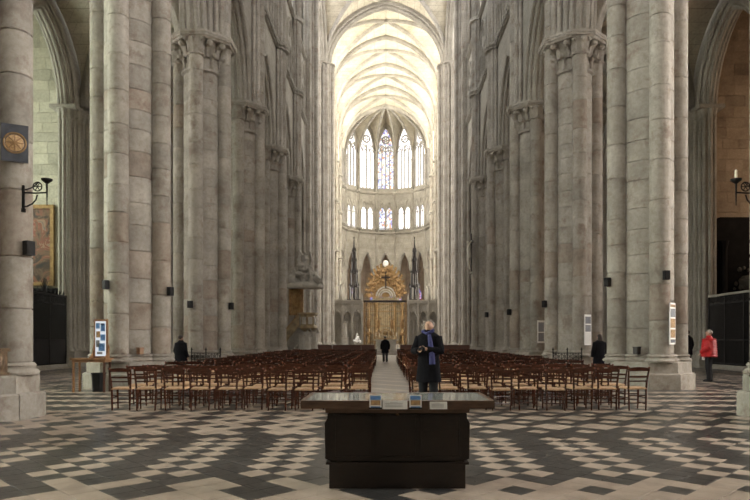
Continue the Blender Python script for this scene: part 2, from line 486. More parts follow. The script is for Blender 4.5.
# groin vault ----------------------------------------------------
def gprof(s, c=0.28):
    return math.sqrt(max(0, (1 + c) ** 2 - (abs(s) + c) ** 2)) / math.sqrt(1 + 2 * c)
def groin(mb, x0, x1, y0, y1, spring, rise, n=8):
    vs = []; N = 2 * n + 1
    tt = [-1 + i / n for i in range(N)]
    tt = [math.copysign(abs(t) ** 0.8, t) if t else 0 for t in tt]
    for t in tt:
        for s in tt:
            vs.append((x0 + (x1 - x0) * (s + 1) / 2, y0 + (y1 - y0) * (t + 1) / 2, spring + rise * gprof(min(abs(s), abs(t)))))
    fs = []
    for i in range(N - 1):
        for k in range(N - 1):
            a, b, c, d = i * N + k, i * N + k + 1, (i + 1) * N + k + 1, (i + 1) * N + k
            if (i < n) == (k < n): fs += [(a, b, c), (a, c, d)]
            else: fs += [(a, b, d), (b, c, d)]
    mb.add(vs, fs)
RIB = [(-.19, .05), (-.19, -.10)] + roll(0, -.20, .13, 200, 340, 5) + [(.19, -.10), (.19, .05)]
RIBT = [(-.30, .05), (-.30, -.14)] + roll(-.19, -.22, .10, 170, 300, 4) + roll(0, -.32, .13, 200, 340, 5) + roll(.19, -.22, .10, 240, 370, 4) + [(.30, -.14), (.30, .05)]
def rib(mb, p, q, spring, rise, prof, n=9):
    p, q = Vector((*p, 0)), Vector((*q, 0))
    e = (q - p); L = e.length / 2; e.normalize()
    F = frame((p + q) / 2, e, (-e.y, e.x, 0))
    # same normalised curve as the web
    R = L * 1.28; 
    rows = []
    for i in range(-n, n + 1):
        s = math.sin(i / n * PI / 2) 
        z = rise * gprof(s)
        ds = 1e-3; zt = rise * (gprof(min(1, abs(s) + ds)) - gprof(max(0, abs(s) - ds)))
        tx = Vector((L * 2 * ds, zt)) if s >= 0 else Vector((L * 2 * ds, -zt))
        if i == 0: nx = Vector((0, 1))
        else:
            nx = Vector((-tx.y, tx.x)); nx.normalize()
        rows.append([F(L * s + nx.x * rho, w, spring + z + nx.y * rho) for w, rho in prof])
    m = len(prof)
    mb.add([v for r in rows for v in r], [(i * m + k, i * m + k + 1, (i + 1) * m + k + 1, (i + 1) * m + k) for i in range(len(rows) - 1) for k in range(m - 1)])

# ================================================================== LAYOUT
BAY = 7.3
PY = [4.0, 11.3, 18.65, 25.95, 33.25, 40.55, 47.85]      # nave pier lines
WY, EY = 55.15, 70.0                                        # crossing
AX = 7.3                                                    # pier axis
CAPZ, SPR, RISE = 13.0, 30.4, 6.7
CY0, CBAY, APY = 70.0, 7.5, 100.0

# ------------------------------------------------------------------ floor
TPX, TPY, TY0 = 0.352, 0.375, 6.58
def tile_col(i, j):
    """0 dark, 1 pale, 2 grey; i, j in half steps (int,int) or (half,half)"""
    X = i * TPX; Y = TY0 + j * TPY
    ii = i == int(i)
    ax = abs(X)
    if ax > 8.6:                                   # aisles
        jj = j % 6
        if ii: return 1 if (int(i) % 3 and jj in (0, 1, 2, 3, 4)) and int(j) % 2 == 0 else (1 if jj == 5 else 0)
        return 1 if (abs(math.floor(i)) % 4 == 0 and jj < 3) else 0
    if ax > 5.75 and Y > 12:
        return 1 if (not ii and int(j - .5) % 3 == 0) or (ii and j % 3 == 0) else 0
    if Y > 13.7 and ax < 0.9: return 2 if (int(i * 2) + int(j * 2)) % 5 else 1
    if j > 19.5:                                   # under the chairs: repeat the checker clusters and diamonds
        jr = (j - 20) % 20
        if jr < 7: j = jr; 
        else: j = jr + 0.0 if jr >= 7.5 else 7
    if j <= -0.9:
        if abs(i) < 0.3: return 0
        if j == -1 and ii: return 1 if int(i) % 2 else 0
        if j > -1.4: return 0
        if i > 0:
            return 0 if (ii and int(i) % 2 and (j + 2) % 3 == 0) else 1
        for C in range(-3, 60):
            cx = -3.5 - 3 * (C)
            dx, dy = abs(i - cx), (j + 2) % 2; dy = min(dy, 2 - dy)
            if dx + dy <= 0.51: return 0
        return 1
    if j < 7.4:                                    # checker clusters
        if not ii or j > 6.5: return 0
        k = int(abs(i))
        if k <= 1: return 1
        return 0 if (k - 2) % 3 == 0 else 1
    if i > 0.3:                                    # pale large diamonds on dark
        if ii and int(i) % 2 == 0 and (j - 8) % 3 == 0: return 1
        jm = (j - 9.5) % 3; jm = min(jm, 3 - jm)
        im = (i - 1) % 2; im = min(im, 2 - im)
        return 1 if im + jm <= 0.51 else 0
    if i < -0.3:                                   # dark diamonds on pale
        if j < 7.9: return 1 if (not ii and math.floor(-i) % 3 != 2) else 0
        im = (-i) % 3; im = min(im, 3 - im)
        jm = (j - 8.5) % 2; jm = min(jm, 2 - jm)
        if im + jm <= 0.51: return 0
        im = (-i - 1.5) % 3; jm = (j - 9.5) % 2
        return 0 if (im < .1 and jm < .1) else 1
    return 0
floor = struct('floor', 'worn black and pale diamond-patterned stone paving of the nave', None)
b = MB(); b.add([(-32, -4, -.012), (32, -4, -.012), (32, 118, -.012), (-32, 118, -.012)], [(0, 1, 2, 3)])
bedo = b.build('paving_bed', TD, floor)
b = MB()
b.box((0, 63.5, -.05), (60, 16.0, .1)); b.build('transept_paving', TG, floor)
b = MB(); b.box((0, 95, -.05), (30, 47, .1)); b.build('choir_paving', TG, floor)
b = MB(); b.box((0, .75, -.052), (31, 6.9, .1)); b.build('west_paving', TG, floor)
def tile_mesh(mat, nm):
    g = 0.0022
    m = MB(); hx, hy = TPX / 2 - g, TPY / 2 - g
    p0 = [(hx, 0), (0, hy), (-hx, 0), (0, -hy)]; c = 0.985
    m.prism(p0, -.03, -.0015); m.f.pop(1); m.m.pop(1)
    m.add([(x, y, -.0015) for x, y in p0] + [(x * c, y * c, 0) for x, y in p0], [(k, (k + 1) % 4, 4 + (k + 1) % 4, 4 + k) for k in range(4)] + [(4, 5, 6, 7)])
    return m.mesh(nm, mat)
tmesh = [tile_mesh(TD, 'dark_tile'), tile_mesh(TW, 'pale_tile'), tile_mesh(TG, 'grey_tile')]
cand = []; rest = MB()
nj = int((56 - TY0) / TPY)
for h in (0, 1):
    for j0 in range(-6, nj):
        for i0 in range(-44, 44):
            i, j = i0 + .5 * h, j0 + .5 * h
            X, Y = i * TPX, TY0 + j * TPY
            u, v = VPX + (X - CAMX) * FPX / Y, VPY + CAMZ * FPX / Y
            cand.append((Y, X, tile_col(i, j), (-12 < u < 762 and v < 503 and not (300 < u < 495 and v < 486))))
cand.sort()
nt_ = 0
for Y, X, c, vis in cand:
    dz = random.uniform(-.0012, 0)
    if vis and nt_ < 300:
        nt_ += 1; link('floor_tile', tmesh[c], floor, (X, Y, dz)); continue
    hx, hy = TPX / 2 - .002, TPY / 2 - .002
    rest.cur = c
    p = [(X + hx, Y, dz), (X, Y + hy, dz), (X - hx, Y, dz), (X, Y - hy, dz)]
    rest.add(p + [(x, y, -.012) for x, y, z in p], [(0, 1, 2, 3), (0, 4, 5, 1), (1, 5, 6, 2), (2, 6, 7, 3), (3, 7, 4, 0)])
ro = rest.build('distant_paving', [TD, TW, TG], floor); ro['kind'] = 'stuff'

# ------------------------------------------------------------------ piers
def octo(a, hwid):
    return [(a, -hwid), (a, hwid), (hwid, a), (-hwid, a), (-a, hwid), (-a, -hwid), (-hwid, -a), (hwid, -a)]
R_CORE, R_SH, D_SH = 0.70, 0.27, 0.86
def drum_mesh(nm, r, segs, mat=STP, ch=0.02):
    return MB().lathe([(r - ch, 0), (r, ch), (r, 1 - ch), (r - ch, 1)], segs).mesh(nm, mat, True)
coreM, shaftM = drum_mesh('core_drum', R_CORE, 40), drum_mesh('shaft_drum', R_SH, 20)
coreN, shaftN = drum_mesh('stained_core_drum', R_CORE, 40, STN), drum_mesh('stained_shaft_drum', R_SH, 20, STN)
def wedge(nm, a, hwid, z0, z1, card, mat=STP):
    P = octo(a, hwid)
    e = (P[0], P[1]) if card else (P[1], P[2])
    m = MB(); k = 0.985
    q = [(x * 1, y * 1) for x, y in e]
    poly = [(0, 0), q[0], q[1]]
    mid = ((q[0][0] + q[1][0]) / 2, (q[0][1] + q[1][1]) / 2)
    sh = lambda p: (mid[0] + (p[0] - mid[0]) * .985, mid[1] + (p[1] - mid[1]) * .985)
    poly = [(0, 0), sh(q[0]), sh(q[1])]
    m.prism(poly, z0, z1 - .03); m.prism(poly, z1 - .03, z1, [(x * .975, y * .975) for x, y in poly])
    return m.mesh(nm, mat)
plm = [wedge('plinth_stone_c', 1.17, .42, 0, .44, True), wedge('plinth_stone_d', 1.17, .42, 0, .44, False)]
upm = [wedge('base_stone_c', 1.08, .39, .44, .74, True), wedge('base_stone_d', 1.08, .39, .44, .74, False)]
BASEP = [(.0, .74), (.37, .74), (.385, .78), (.36, .82), (.31, .84), (.31, .87), (.335, .90), (.30, .94), (.27, .95)]
def base_mesh():
    m = MB()
    for k in range(4):
        a = k * PI / 2; m.lathe(BASEP[1:], 20, (D_SH * math.cos(a), D_SH * math.sin(a), 0))
    m.lathe([(r + .46, z) for r, z in BASEP[1:]], 32)
    return m.mesh('moulded_base', STP, True)
baseM = base_mesh()
def leaf_ring(m, r0, z0, h, n, size, c=(0, 0), ph=0.0):
    for k in range(n):
        a = 2 * PI * k / n + ph
        d = Vector((math.cos(a), math.sin(a), 0)); o = Vector((c[0], c[1], 0))
        pts = [o + d * (r0 + f * size) + Vector((0, 0, z0 + h * g)) for f, g in ((.1, 0), (.15, .4), (.35, .75), (.85, .98), (1.15, .86), (1.0, .70))]
        m.tube(pts, [size * .35, size * .4, size * .34, size * .45, size * .42, size * .2], 6)
        m.ball(pts[4] + d * size * .1, (size * .55, size * .55, size * .5), 6, 5)
def cap_meshes():
    core = MB().lathe([(.74, 11.62), (.80, 11.66), (.80, 11.72), (.74, 11.76), (.72, 12.1), (.78, 12.5), (.95, 12.74)], 28)
    core = core.mesh('capital_bell', STP, True)
    lf = MB(); leaf_ring(lf, .72, 11.78, .5, 12, .19, ph=.26); leaf_ring(lf, .74, 12.18, .52, 12, .25)
    for k in range(4):
        a = k * PI / 2
        if k == 0: continue
        leaf_ring(lf, .26, 12.25, .48, 8, .13, (D_SH * math.cos(a), D_SH * math.sin(a)))
    lf = lf.mesh('capital_leaves', STP, True)
    sh = MB()
    for k in range(1, 4):
        a = k * PI / 2
        sh.lathe([(.28, 12.12), (.33, 12.15), (.33, 12.2), (.28, 12.22), (.29, 12.4), (.40, 12.74)], 16, (D_SH * math.cos(a), D_SH * math.sin(a), 0))
    sh = sh.mesh('shaft_capital', STP, True)
    ab = MB()
    P = lambda s: octo(1.27 * s, .46 * s)
    ab.prism(P(.93), 12.72, 12.80, P(.96)); ab.prism(P(1.0), 12.80, 12.86); ab.prism(P(.96), 12.86, 12.90, P(1.0)); ab.prism(P(1.0), 12.90, 13.0)
    ab = ab.mesh('abacus', STP)
    return core, lf, sh, ab
CAPS = cap_meshes()
def drums(parent, me, x, y, z0, z1, hmin, hmax, rng, alt=None, pr=0.0):
    z = z0
    while z < z1 - 1e-3:
        h = rng.uniform(hmin, hmax)
        if z1 - z - h < hmin * .6: h = z1 - z
        o = link('stone_drum', alt if (alt and rng.random() < pr * (1.0 if z < 4.5 else .25)) else me, parent, (x, y, z), rng.uniform(0, 6), (1, 1, h - .004)); z += h
def pier(name, x, y, sg, label, detail=True, group='clustered piers of the nave', cat='pier', zc=SPR):
    """sg: direction (+-1) in x towards the nave axis"""
    t = thing(name, label, cat, (x, y, 0), 0 if sg > 0 else PI, group)
    rng = random.Random(int(x * 13 + y * 7))
    pr = .45 if (x < 0 and y < 20) else .12
    for k in range(4):
        link('plinth_stone', plm[0], t, rz=k * PI / 2); link('plinth_stone', plm[1], t, rz=k * PI / 2)
        link('base_stone', upm[0], t, rz=k * PI / 2); link('base_stone', upm[1], t, rz=k * PI / 2)
    link('moulded_base', baseM, t)
    if detail:
        drums(t, coreM, 0, 0, .95, 11.64, .52, .78, rng, coreN, pr)
        for k in range(4):
            a = k * PI / 2
            drums(t, shaftM, D_SH * math.cos(a), D_SH * math.sin(a), .95, 12.14 if k else 30.0, .7, 1.15, rng, shaftN, pr)
    else:
        link('stone_drum', coreM, t, (0, 0, .95), 0, (1, 1, 10.7))
        for k in range(4):
            a = k * PI / 2
            link('stone_drum', shaftM, t, (D_SH * math.cos(a), D_SH * math.sin(a), .95), 0, (1, 1, 11.2 if k else zc - 1.3))
    c1 = link('capital', CAPS[0], t)
    link('shaft_capital', CAPS[2], t)
    link('capital_leaf', CAPS[1], c1)
    link('abacus', CAPS[3], t)
    # colonettes standing on the abacus and rising to the vault
    m = MB()
    for s in (-1, 1):
        for (dx, dy, r) in ((.86, .42, .12), (.70, .60, .10)):
            m.lathe([(r * 1.5, 13.0), (r * 1.6, 13.1), (r, 13.25), (r, zc - .4)], 10, (dx, s * dy, 0))
    m.build('vault_colonette', STP, t, True)
    m = MB()
    for (dx, dy, r) in ((.86, 0, .27), (.86, .42, .12), (.86, -.42, .12), (.70, .60, .1), (.70, -.60, .1)):
        m.lathe([(r, zc - .75), (r * 1.2, zc - .7), (r, zc - .62), (r * 1.1, zc - .4), (r * 1.6, zc - .15), (r * 1.7, zc)], 12, (dx, dy, 0))
    m.build('springing_capital', STP, t, True)
    # the string courses break forward round the shafts
    m = MB()
    for z, h in ((19.0, .12), (19.32, .10), (24.30, .25)):
        m.prism([(.45, -.95), (.98, -.62), (1.22, -.30), (1.28, 0), (1.22, .30), (.98, .62), (.45, .95)], z, z + h)
    m.build('string_band', ST, t)
    m = MB()
    for q in range(15):
        a = -1.25 + 2.5 * q / 14
        m.ball((.42 + .82 * math.cos(a), .86 * math.sin(a), 19.22 + (.05 if q % 2 else -.03)), (.11, .11, .12), 6, 5)
    m.build('band_foliage', ST, t, True)
    return t
ORD = ['first', 'second', 'third', 'fourth', 'fifth', 'sixth', 'seventh']
LL = ['clustered stone pier beside the entrance, opposite the red chair-less bay', 'clustered stone pier with a gilded round plaque and iron sconce on its shaft',
      'clustered stone pier standing right behind the lit information stand', 'clustered stone pier behind the black-clad person waiting beside the chairs',
      'clustered stone pier next but one before the carved pulpit', 'clustered stone pier just before the pulpit stairs', 'clustered stone pier carrying the carved pulpit']
LR = ['clustered stone pier by the entrance on the crucifix side', 'clustered stone pier carrying an iron sconce with a candle, facing the tomb',
      'clustered stone pier with a tall poster, beside the person in the red jacket', 'clustered stone pier with a white poster and a low iron railing',
      'clustered stone pier with a small framed notice, third before the crossing', 'clustered stone pier next before the one bearing the crucifix', 'clustered stone pier bearing a pale carved crucifix']
LL[0] = 'clustered stone pier nearest the west door on the pulpit side'
LR[0] = 'clustered stone pier nearest the west door on the crucifix side'
for k, y in enumerate(PY):
    pier('nave_pier', -AX, y, 1, LL[k], k > 0)
    pier('nave_pier', AX, y, -1, LR[k], k > 0)
for k in range(1, 4):
    y = CY0 + CBAY * k
    for sg, nm in ((-1, 'on the pulpit side'), (1, 'on the crucifix side')):
        pier('choir_pier', sg * AX, y, -sg, '%s pale clustered pier of the choir beyond the screen, %s' % (ORD[k - 1], nm), False, 'clustered piers of the choir')
def crossing_pier(x, y, label):
    t = thing('crossing_pier', label, 'pier', (x, y, 0), 0, 'tall crossing piers')
    m = MB(); m.prism(octo(1.75, .8), 0, .5); m.prism(octo(1.75, .8), .5, .56, octo(1.6, .7)); m.prism(octo(1.6, .7), .56, .9); m.build('plinth', STP, t)
    m = MB(); m.prism(octo(1.05, .75), .9, SPR); m.build('pier_core', STP, t)
    for k in range(16):
        a = k * PI / 8 + .0001
        r = .26 if k % 4 == 0 else (.20 if k % 2 == 0 else .14)
        d = 1.28 if k % 4 == 0 else (1.14 if k % 2 == 0 else 1.16)
        m = MB().lathe([(r * 1.4, .9), (r * 1.5, 1.0), (r, 1.15), (r, SPR - .8), (r * 1.2, SPR - .75), (r, SPR - .68), (r * 1.15, SPR - .4), (r * 1.6, SPR - .12)], 12, (d * math.cos(a), d * math.sin(a), 0))
        m.build('shaft', STP, t, True)
    m = MB(); m.prism(octo(1.62, .6), SPR - .14, SPR); m.build('abacus', STP, t)
for sg, nm in ((-1, 'pulpit'), (1, 'crucifix')):
    crossing_pier(sg * (AX - .1), WY, 'tall many-shafted pier where nave meets transept, next to the %s pier' % nm)
    crossing_pier(sg * (AX - .3), EY, 'tall many-shafted pier at the choir entrance on the %s side' % nm)

# ------------------------------------------------------------------ nave and choir upper walls
APROF = [(-.62, .52), (-.62, .44)] + roll(-.52, .40, .09, 160, 320, 4) + [(-.44, .30), (-.40, .22)] + roll(-.34, .16, .09, 160, 320, 4) + [(-.24, .06), (-.20, .0)] \
    + [(-.10, -.03), (0, .03), (.10, -.03)] + [(.20, .0), (.24, .06)] + roll(.34, .16, .09, 220, 380, 4) + [(.40, .22), (.44, .30)] + roll(.52, .40, .09, 220, 380, 4) + [(.62, .44), (.62, .52)]
def elevation(F, half, parents, glass, tri_glass, sgn, win_label, foliate=True, low=False):
    w = parents
    hw, rise = half - 1.25, 3.9
    ohw, orise = arch_outer(hw, rise, .5)
    m = MB(); arch_sweep(m, F, 0, hw, CAPZ, rise, APROF, 12); m.build('arcade_arch', ST, w, True)
    m = MB(); wall_open(m, F, -half, half, CAPZ, 19.0, -.6, .6, [(0, ohw, None, CAPZ, orise)], 10); m.build('spandrel', STW, w)
    # string course with carved foliage
    m = MB(); fbox(m, F, -half, half, -.72, .4, 19.0, 19.12); fbox(m, F, -half, half, -.66, .4, 19.12, 19.32)
    fbox(m, F, -half, half, -.80, .4, 19.32, 19.42); m.build('string_course', ST, w)
    if foliate:
        m = MB(); n = int(2 * half / .21)
        rng = random.Random(3)
        for i in range(n):
            s = -half + .1 + i * (2 * half - .2) / (n - 1)
            p = F(s, -.74 + rng.uniform(-.03, .03), 19.2 + rng.uniform(-.04, .04))
            m.ball(p, (.10, .12, .13), 6, 4)
            p = F(s + .1, -.80, 19.3 if i % 2 else 19.1); m.ball(p, (.07, .09, .07), 5, 4)
        m.build('carved_foliage', ST, w, True)
    # triforium
    ops = []
    for g in (-1, 1):
        for k in (-1, 0, 1): ops.append((g * 1.5 + k * .86, .34, 19.6, 21.5, .62))
    m = MB(); wall_open(m, F, -half, half, 19.42, 24.3, -.55, -.15, ops, 4); m.build('triforium_arcade', ST, w)
    m = MB()
    for g in (-1, 1):
        arch_sweep(m, F, g * 1.5, 1.38, 21.6, 2.0, [(-.55, .14), (-.68, .10), (-.70, 0), (-.62, -.08), (-.55, -.1)], 8)
        fring(m, F, g * 1.5, 22.75, .34, -.57, .06, 14)
        for k in (-1.5, -.5, .5, 1.5):
            p = F(g * 1.5 + k * .86, -.60, 0)
            m.lathe([(.10, 19.45), (.07, 19.6), (.07, 21.35), (.12, 21.55)], 8, p)
    m.build('triforium_shaft', ST, w, True)
    if tri_glass:
        WIN[0] += 1
        o = struct('window_%d' % WIN[0], 'glazed triforium lights above the choir arcade')
        m = MB(); fbox(m, F, -half + .7, half - .7, .50, .56, 19.6, 24.0); m.build('glass', tri_glass, o)
        m = MB()
        for k in range(7): fbox(m, F, -2.6 + k * .86 - .05, -2.6 + k * .86 + .05, .40, .6, 19.5, 24.1)
        m.build('tracery', ST, o)
    else:
        m = MB(); fbox(m, F, -half, half, .6, .8, 19.0, 24.5); m.build('triforium_back', STW, w)
    m = MB(); fbox(m, F, -half, half, -.15, .8, 24.1, 24.3)
    fbox(m, F, -half, half, -.70, .7, 24.3, 24.42); fbox(m, F, -half, half, -.78, .7, 24.42, 24.55); m.build('upper_string_course', ST, w)
    m = MB(); wall_open(m, F, -half, half, 24.55, 38.0, -.35, .5, [(0, half - .85, 25.4, 30.9, 5.0)], 8); m.build('clerestory', ST, w)
    window(F, 0, half - .85, 25.4, 30.9, 5.0, .15, glass, 4, win_label)
walls = {}
for sg, nm in ((-1, 'left'), (1, 'right')):
    w = walls[nm] = struct('wall_' + nm, 'nave wall of pointed arches and foliate string course')
    ys = [-2.9 + .0] + PY + [WY]
    for k in range(len(ys) - 1):
        yc, half = (ys[k] + ys[k + 1]) / 2, (ys[k + 1] - ys[k]) / 2
        F = frame((sg * AX, yc, 0), (0, 1, 0), (sg, 0, 0))
        elevation(F, half, w, GL['nave_l' if sg < 0 else 'nave_r'], None, sg, 'tall traceried clerestory window of the nave', yc > 20)
    w = walls['c' + nm] = struct('wall_choir_' + nm, 'bright choir wall of arches with glazed triforium')
    for k in range(4):
        yc = CY0 + CBAY * (k + .5)
        F = frame((sg * AX, yc, 0), (0, 1, 0), (sg, 0, 0))
        elevation(F, CBAY / 2, w, GL['choir'], GL['choir_tri'], sg, 'tall traceried clerestory window of the choir', True)

# ------------------------------------------------------------------ vaults
def vault(name, label, x0, x1, ys, spring, rise, mat=VAULT, tprof=RIBT, dprof=RIB, first=True):
    c = struct(name, label)
    for a, b_ in zip(ys, ys[1:]):
        m = MB(); groin(m, x0, x1, a, b_, spring, rise); m.build('vault_web', mat, c, True)
        m = MB(); rib(m, (x0, a), (x1, b_), spring, rise, dprof); rib(m, (x1, a), (x0, b_), spring, rise, dprof); m.build('diagonal_rib', ST, c, True)
        m = MB().lathe([(.05, -.38), (.28, -.34), (.36, -.2), (.3, -.02)], 12, ((x0 + x1) / 2, (a + b_) / 2, spring + rise)); m.build('boss', ST, c, True)
    for a in ys:
        m = MB(); rib(m, (x0, a), (x1, a), spring, rise, tprof); m.build('transverse_arch', ST, c, True)
    return c
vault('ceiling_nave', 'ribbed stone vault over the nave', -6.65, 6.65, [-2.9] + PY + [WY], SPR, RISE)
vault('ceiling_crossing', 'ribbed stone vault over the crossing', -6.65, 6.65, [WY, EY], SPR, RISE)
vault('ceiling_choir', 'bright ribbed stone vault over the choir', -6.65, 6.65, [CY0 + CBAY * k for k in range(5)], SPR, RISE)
THICK = [(-.75, .3), (-.75, -.12)] + roll(-.6, -.2, .13, 170, 310, 4) + [(-.42, -.32)] + roll(-.3, -.42, .13, 170, 310, 4) + roll(0, -.55, .16, 200, 340, 5) + roll(.3, -.42, .13, 230, 370, 4) + [(.42, -.32)] + roll(.6, -.2, .13, 230, 370, 4) + [(.75, -.12), (.75, .3)]
cr = struct('trim_1', 'heavy moulded crossing arches')
for yy in (WY, EY):
    m = MB(); rib(m, (-6.5, yy), (6.5, yy), SPR, RISE, THICK, 14); m.build('crossing_arch', ST, cr, True)
for sx in (-1, 1):
    m = MB(); rib(m, (sx * 6.9, WY + .3), (sx * 6.9, EY - .3), SPR, RISE, THICK, 14); m.build('crossing_arch', ST, cr, True)
for sg, nm in ((-1, 'left'), (1, 'right')):
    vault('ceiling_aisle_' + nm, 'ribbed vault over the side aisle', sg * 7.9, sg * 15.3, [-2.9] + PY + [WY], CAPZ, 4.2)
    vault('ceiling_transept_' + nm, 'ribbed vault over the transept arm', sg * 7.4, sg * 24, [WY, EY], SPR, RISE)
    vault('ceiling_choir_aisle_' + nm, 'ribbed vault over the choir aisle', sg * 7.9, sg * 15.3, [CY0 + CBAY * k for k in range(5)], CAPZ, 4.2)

# ------------------------------------------------------------------ aisle outer walls, chapels
OX = 15.6
for sg, nm in ((-1, 'left'), (1, 'right')):
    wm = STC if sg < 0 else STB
    w = struct('wall_aisle_' + nm, 'outer aisle wall with moulded arches opening into chapels')
    ys = [-2.9] + PY + [WY]
    gm = GL['chap_l' if sg < 0 else 'chap_r']
    for k in range(len(ys) - 1):
        yc, half = (ys[k] + ys[k + 1]) / 2, (ys[k + 1] - ys[k]) / 2
        F = frame((sg * OX, yc, 0), (0, 1, 0), (sg, 0, 0))
        hw, rise = half - 1.25, 3.6
        ohw, orise = arch_outer(hw, rise, .5)
        m = MB(); wall_open(m, F, -half, half, 12.6, 19.0, -.25, .5, [(0, ohw, None, 12.6, orise)], 8)
        for s in (-1, 1): fbox(m, F, s * half, s * (half - .7), -.1, .5, 0, 12.6)
        m.build('chapel_front', STW, w)
        m = MB(); arch_sweep(m, F, 0, hw, 12.6, rise, [(a * .8 + .1, r) for a, r in APROF], 12); m.build('chapel_arch', ST, w, True)
        for s in (-1, 1):
            m = MB()
            fbox(m, F, s * half, s * (half - 1.3), -.5, .75, 0, .45); fbox(m, F, s * half, s * (half - 1.22), -.42, .65, .45, .8)
            for (ds, ww, r) in ((1.18, .10, .10), (1.06, -.12, .11), (.86, -.24, .11), (.66, -.36, .13), (.42, -.46, .12), (.14, -.60, .17), (1.08, .34, .1)):
                p = F(s * (half - ds), ww, 0)
                m.lathe([(r * 1.5, .8), (r * 1.5, .88), (r, 1.0), (r, 12.1), (r * 1.25, 12.14), (r * 1.05, 12.2), (r * 1.1, 12.35), (r * 1.7, 12.62)], 10, p)
            fbox(m, F, s * half, s * (half - 1.34), -.5, .75, 12.6, 12.78)
            m.build('respond_shaft', ST, w, True)
        # chapel box
        m = MB(); fbox(m, F, -half, half, 6.4, 6.9, 0, 4.8); wall_open(m, F, -half, half, 4.8, 19, 6.4, 6.9, [(0, 2.3, 5.2, 11.5, 3.6)], 6)
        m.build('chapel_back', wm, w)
        window(F, 0, 2.3, 5.2, 11.5, 3.6, 6.65, (GL['chap_dim'] if sg > 0 else GL['chap_mid']) if 26 < yc < 33 else (GL['chap_half'] if 20 < yc < 26 else gm) if yc < 26 else (GL['chap_far'] if yc > 33 else gm), 4, 'tall chapel window in the outer wall')
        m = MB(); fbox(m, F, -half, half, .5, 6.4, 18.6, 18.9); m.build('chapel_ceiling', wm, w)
        m = MB(); fbox(m, F, -half + .3, half - .3, -.15, 6.4, -.02, .20); m.build('chapel_step', ST, w)
    # side walls between chapels; the two facing the photo are built of separate stones
    for k, y in enumerate(ys):
        m = MB(); m.box((sg * (OX + 3.5), y + (.04 if k == 5 else 0), 9.3), (6.0, .62, 18.6)); m.build('chapel_side_wall', wm, w)
    rng = random.Random(5 + sg)
    y = ys[5] - .31; z = .2; row = 0
    blk = MB(); c = .008
    blk.box((0, 0, 0), (1, 1, 1))
    blkm = blk.mesh('wall_block', wm)
    while z < 18:
        h = rng.uniform(.46, .62); x = OX + .35; row += 1
        L0 = rng.uniform(.4, 1.0) if row % 2 else rng.uniform(.9, 1.4)
        while x < OX + 6.3:
            L = min(L0, OX + 6.35 - x); L0 = rng.uniform(.8, 1.35)
            o = link('stone_block', blkm, w, (sg * (x + L / 2), y - rng.uniform(0, .008), z + h / 2), 0, (L - .014, .10, h - .014))
            x += L
        z += h
# west end
m = MB()
W_ = struct('wall_back', 'west front wall behind the entrance with rose window')
F = frame((0, -2.9, 0), (1, 0, 0), (0, -1, 0))
wall_open(m, F, -7.9, 7.9, 0, 38, 0, .8, [(0, 5.0, 20, 26, 8)], 8); m.box((-15.2, -3.3, 9.5), (15, .8, 19)); m.box((15.2, -3.3, 9.5), (15, .8, 19))
m.build('west_masonry', STW, W_)
window(F, 0, 5.0, 20, 26, 8, .4, GL['west'], 4, 'great west window above the entrance', .16)
# transept arms
for sg, nm in ((-1, 'left'), (1, 'right')):
    w = struct('wall_transept_' + nm, 'transept arm walls with tall windows')
    for yy, ny in ((WY, -1), (EY, 1)):
        m = MB()
        F = frame((sg * 8.6, yy, 0), (sg, 0, 0), (0, ny, 0))
        ops = [(3.5, 2.5, 25.4, 30.9, 4.6), (11.2, 2.5, 25.4, 30.9, 4.6)]
        wall_open(m, F, -.4, 15.4, 17.4, 38, 0, .8, ops, 6)
        fbox(m, F, 7.3, 15.4, 0, .8, 0, 17.4)
        m.build('transept_masonry', STW, w)
        for o in ops: window(F, *o, .4, GL['trans'], 4, 'tall window of the transept arm')
    F = frame((sg * 24, 62.6, 0), (0, 1, 0), (sg, 0, 0))
    m = MB(); wall_open(m, F, -7.6, 7.6, 0, 38, 0, .8, [(0, 5.5, 12, 26, 8)], 8); m.build('transept_end', STW, w)
    window(F, 0, 5.5, 12, 26, 8, .4, GL['trans'], 4, 'great window closing the transept arm', .16)
    # choir aisle outer wall
    w = struct('wall_choir_aisle_' + nm, 'outer wall of the choir aisle with stained windows')
    for k in range(4):
        F = frame((sg * OX, CY0 + CBAY * (k + .5), 0), (0, 1, 0), (sg, 0, 0))
        m = MB(); wall_open(m, F, -3.75, 3.75, 0, 19, 0, .6, [(0, 2.2, 3.5, 10, 3.2)], 6); m.build('aisle_masonry', STW, w)
        window(F, 0, 2.2, 3.5, 10, 3.2, .3, GL['choir_aisle' if k < 3 else 'amb'], 4, 'window of the choir aisle')  # last bay takes dimmer stained glass so the ambulatory stays dark

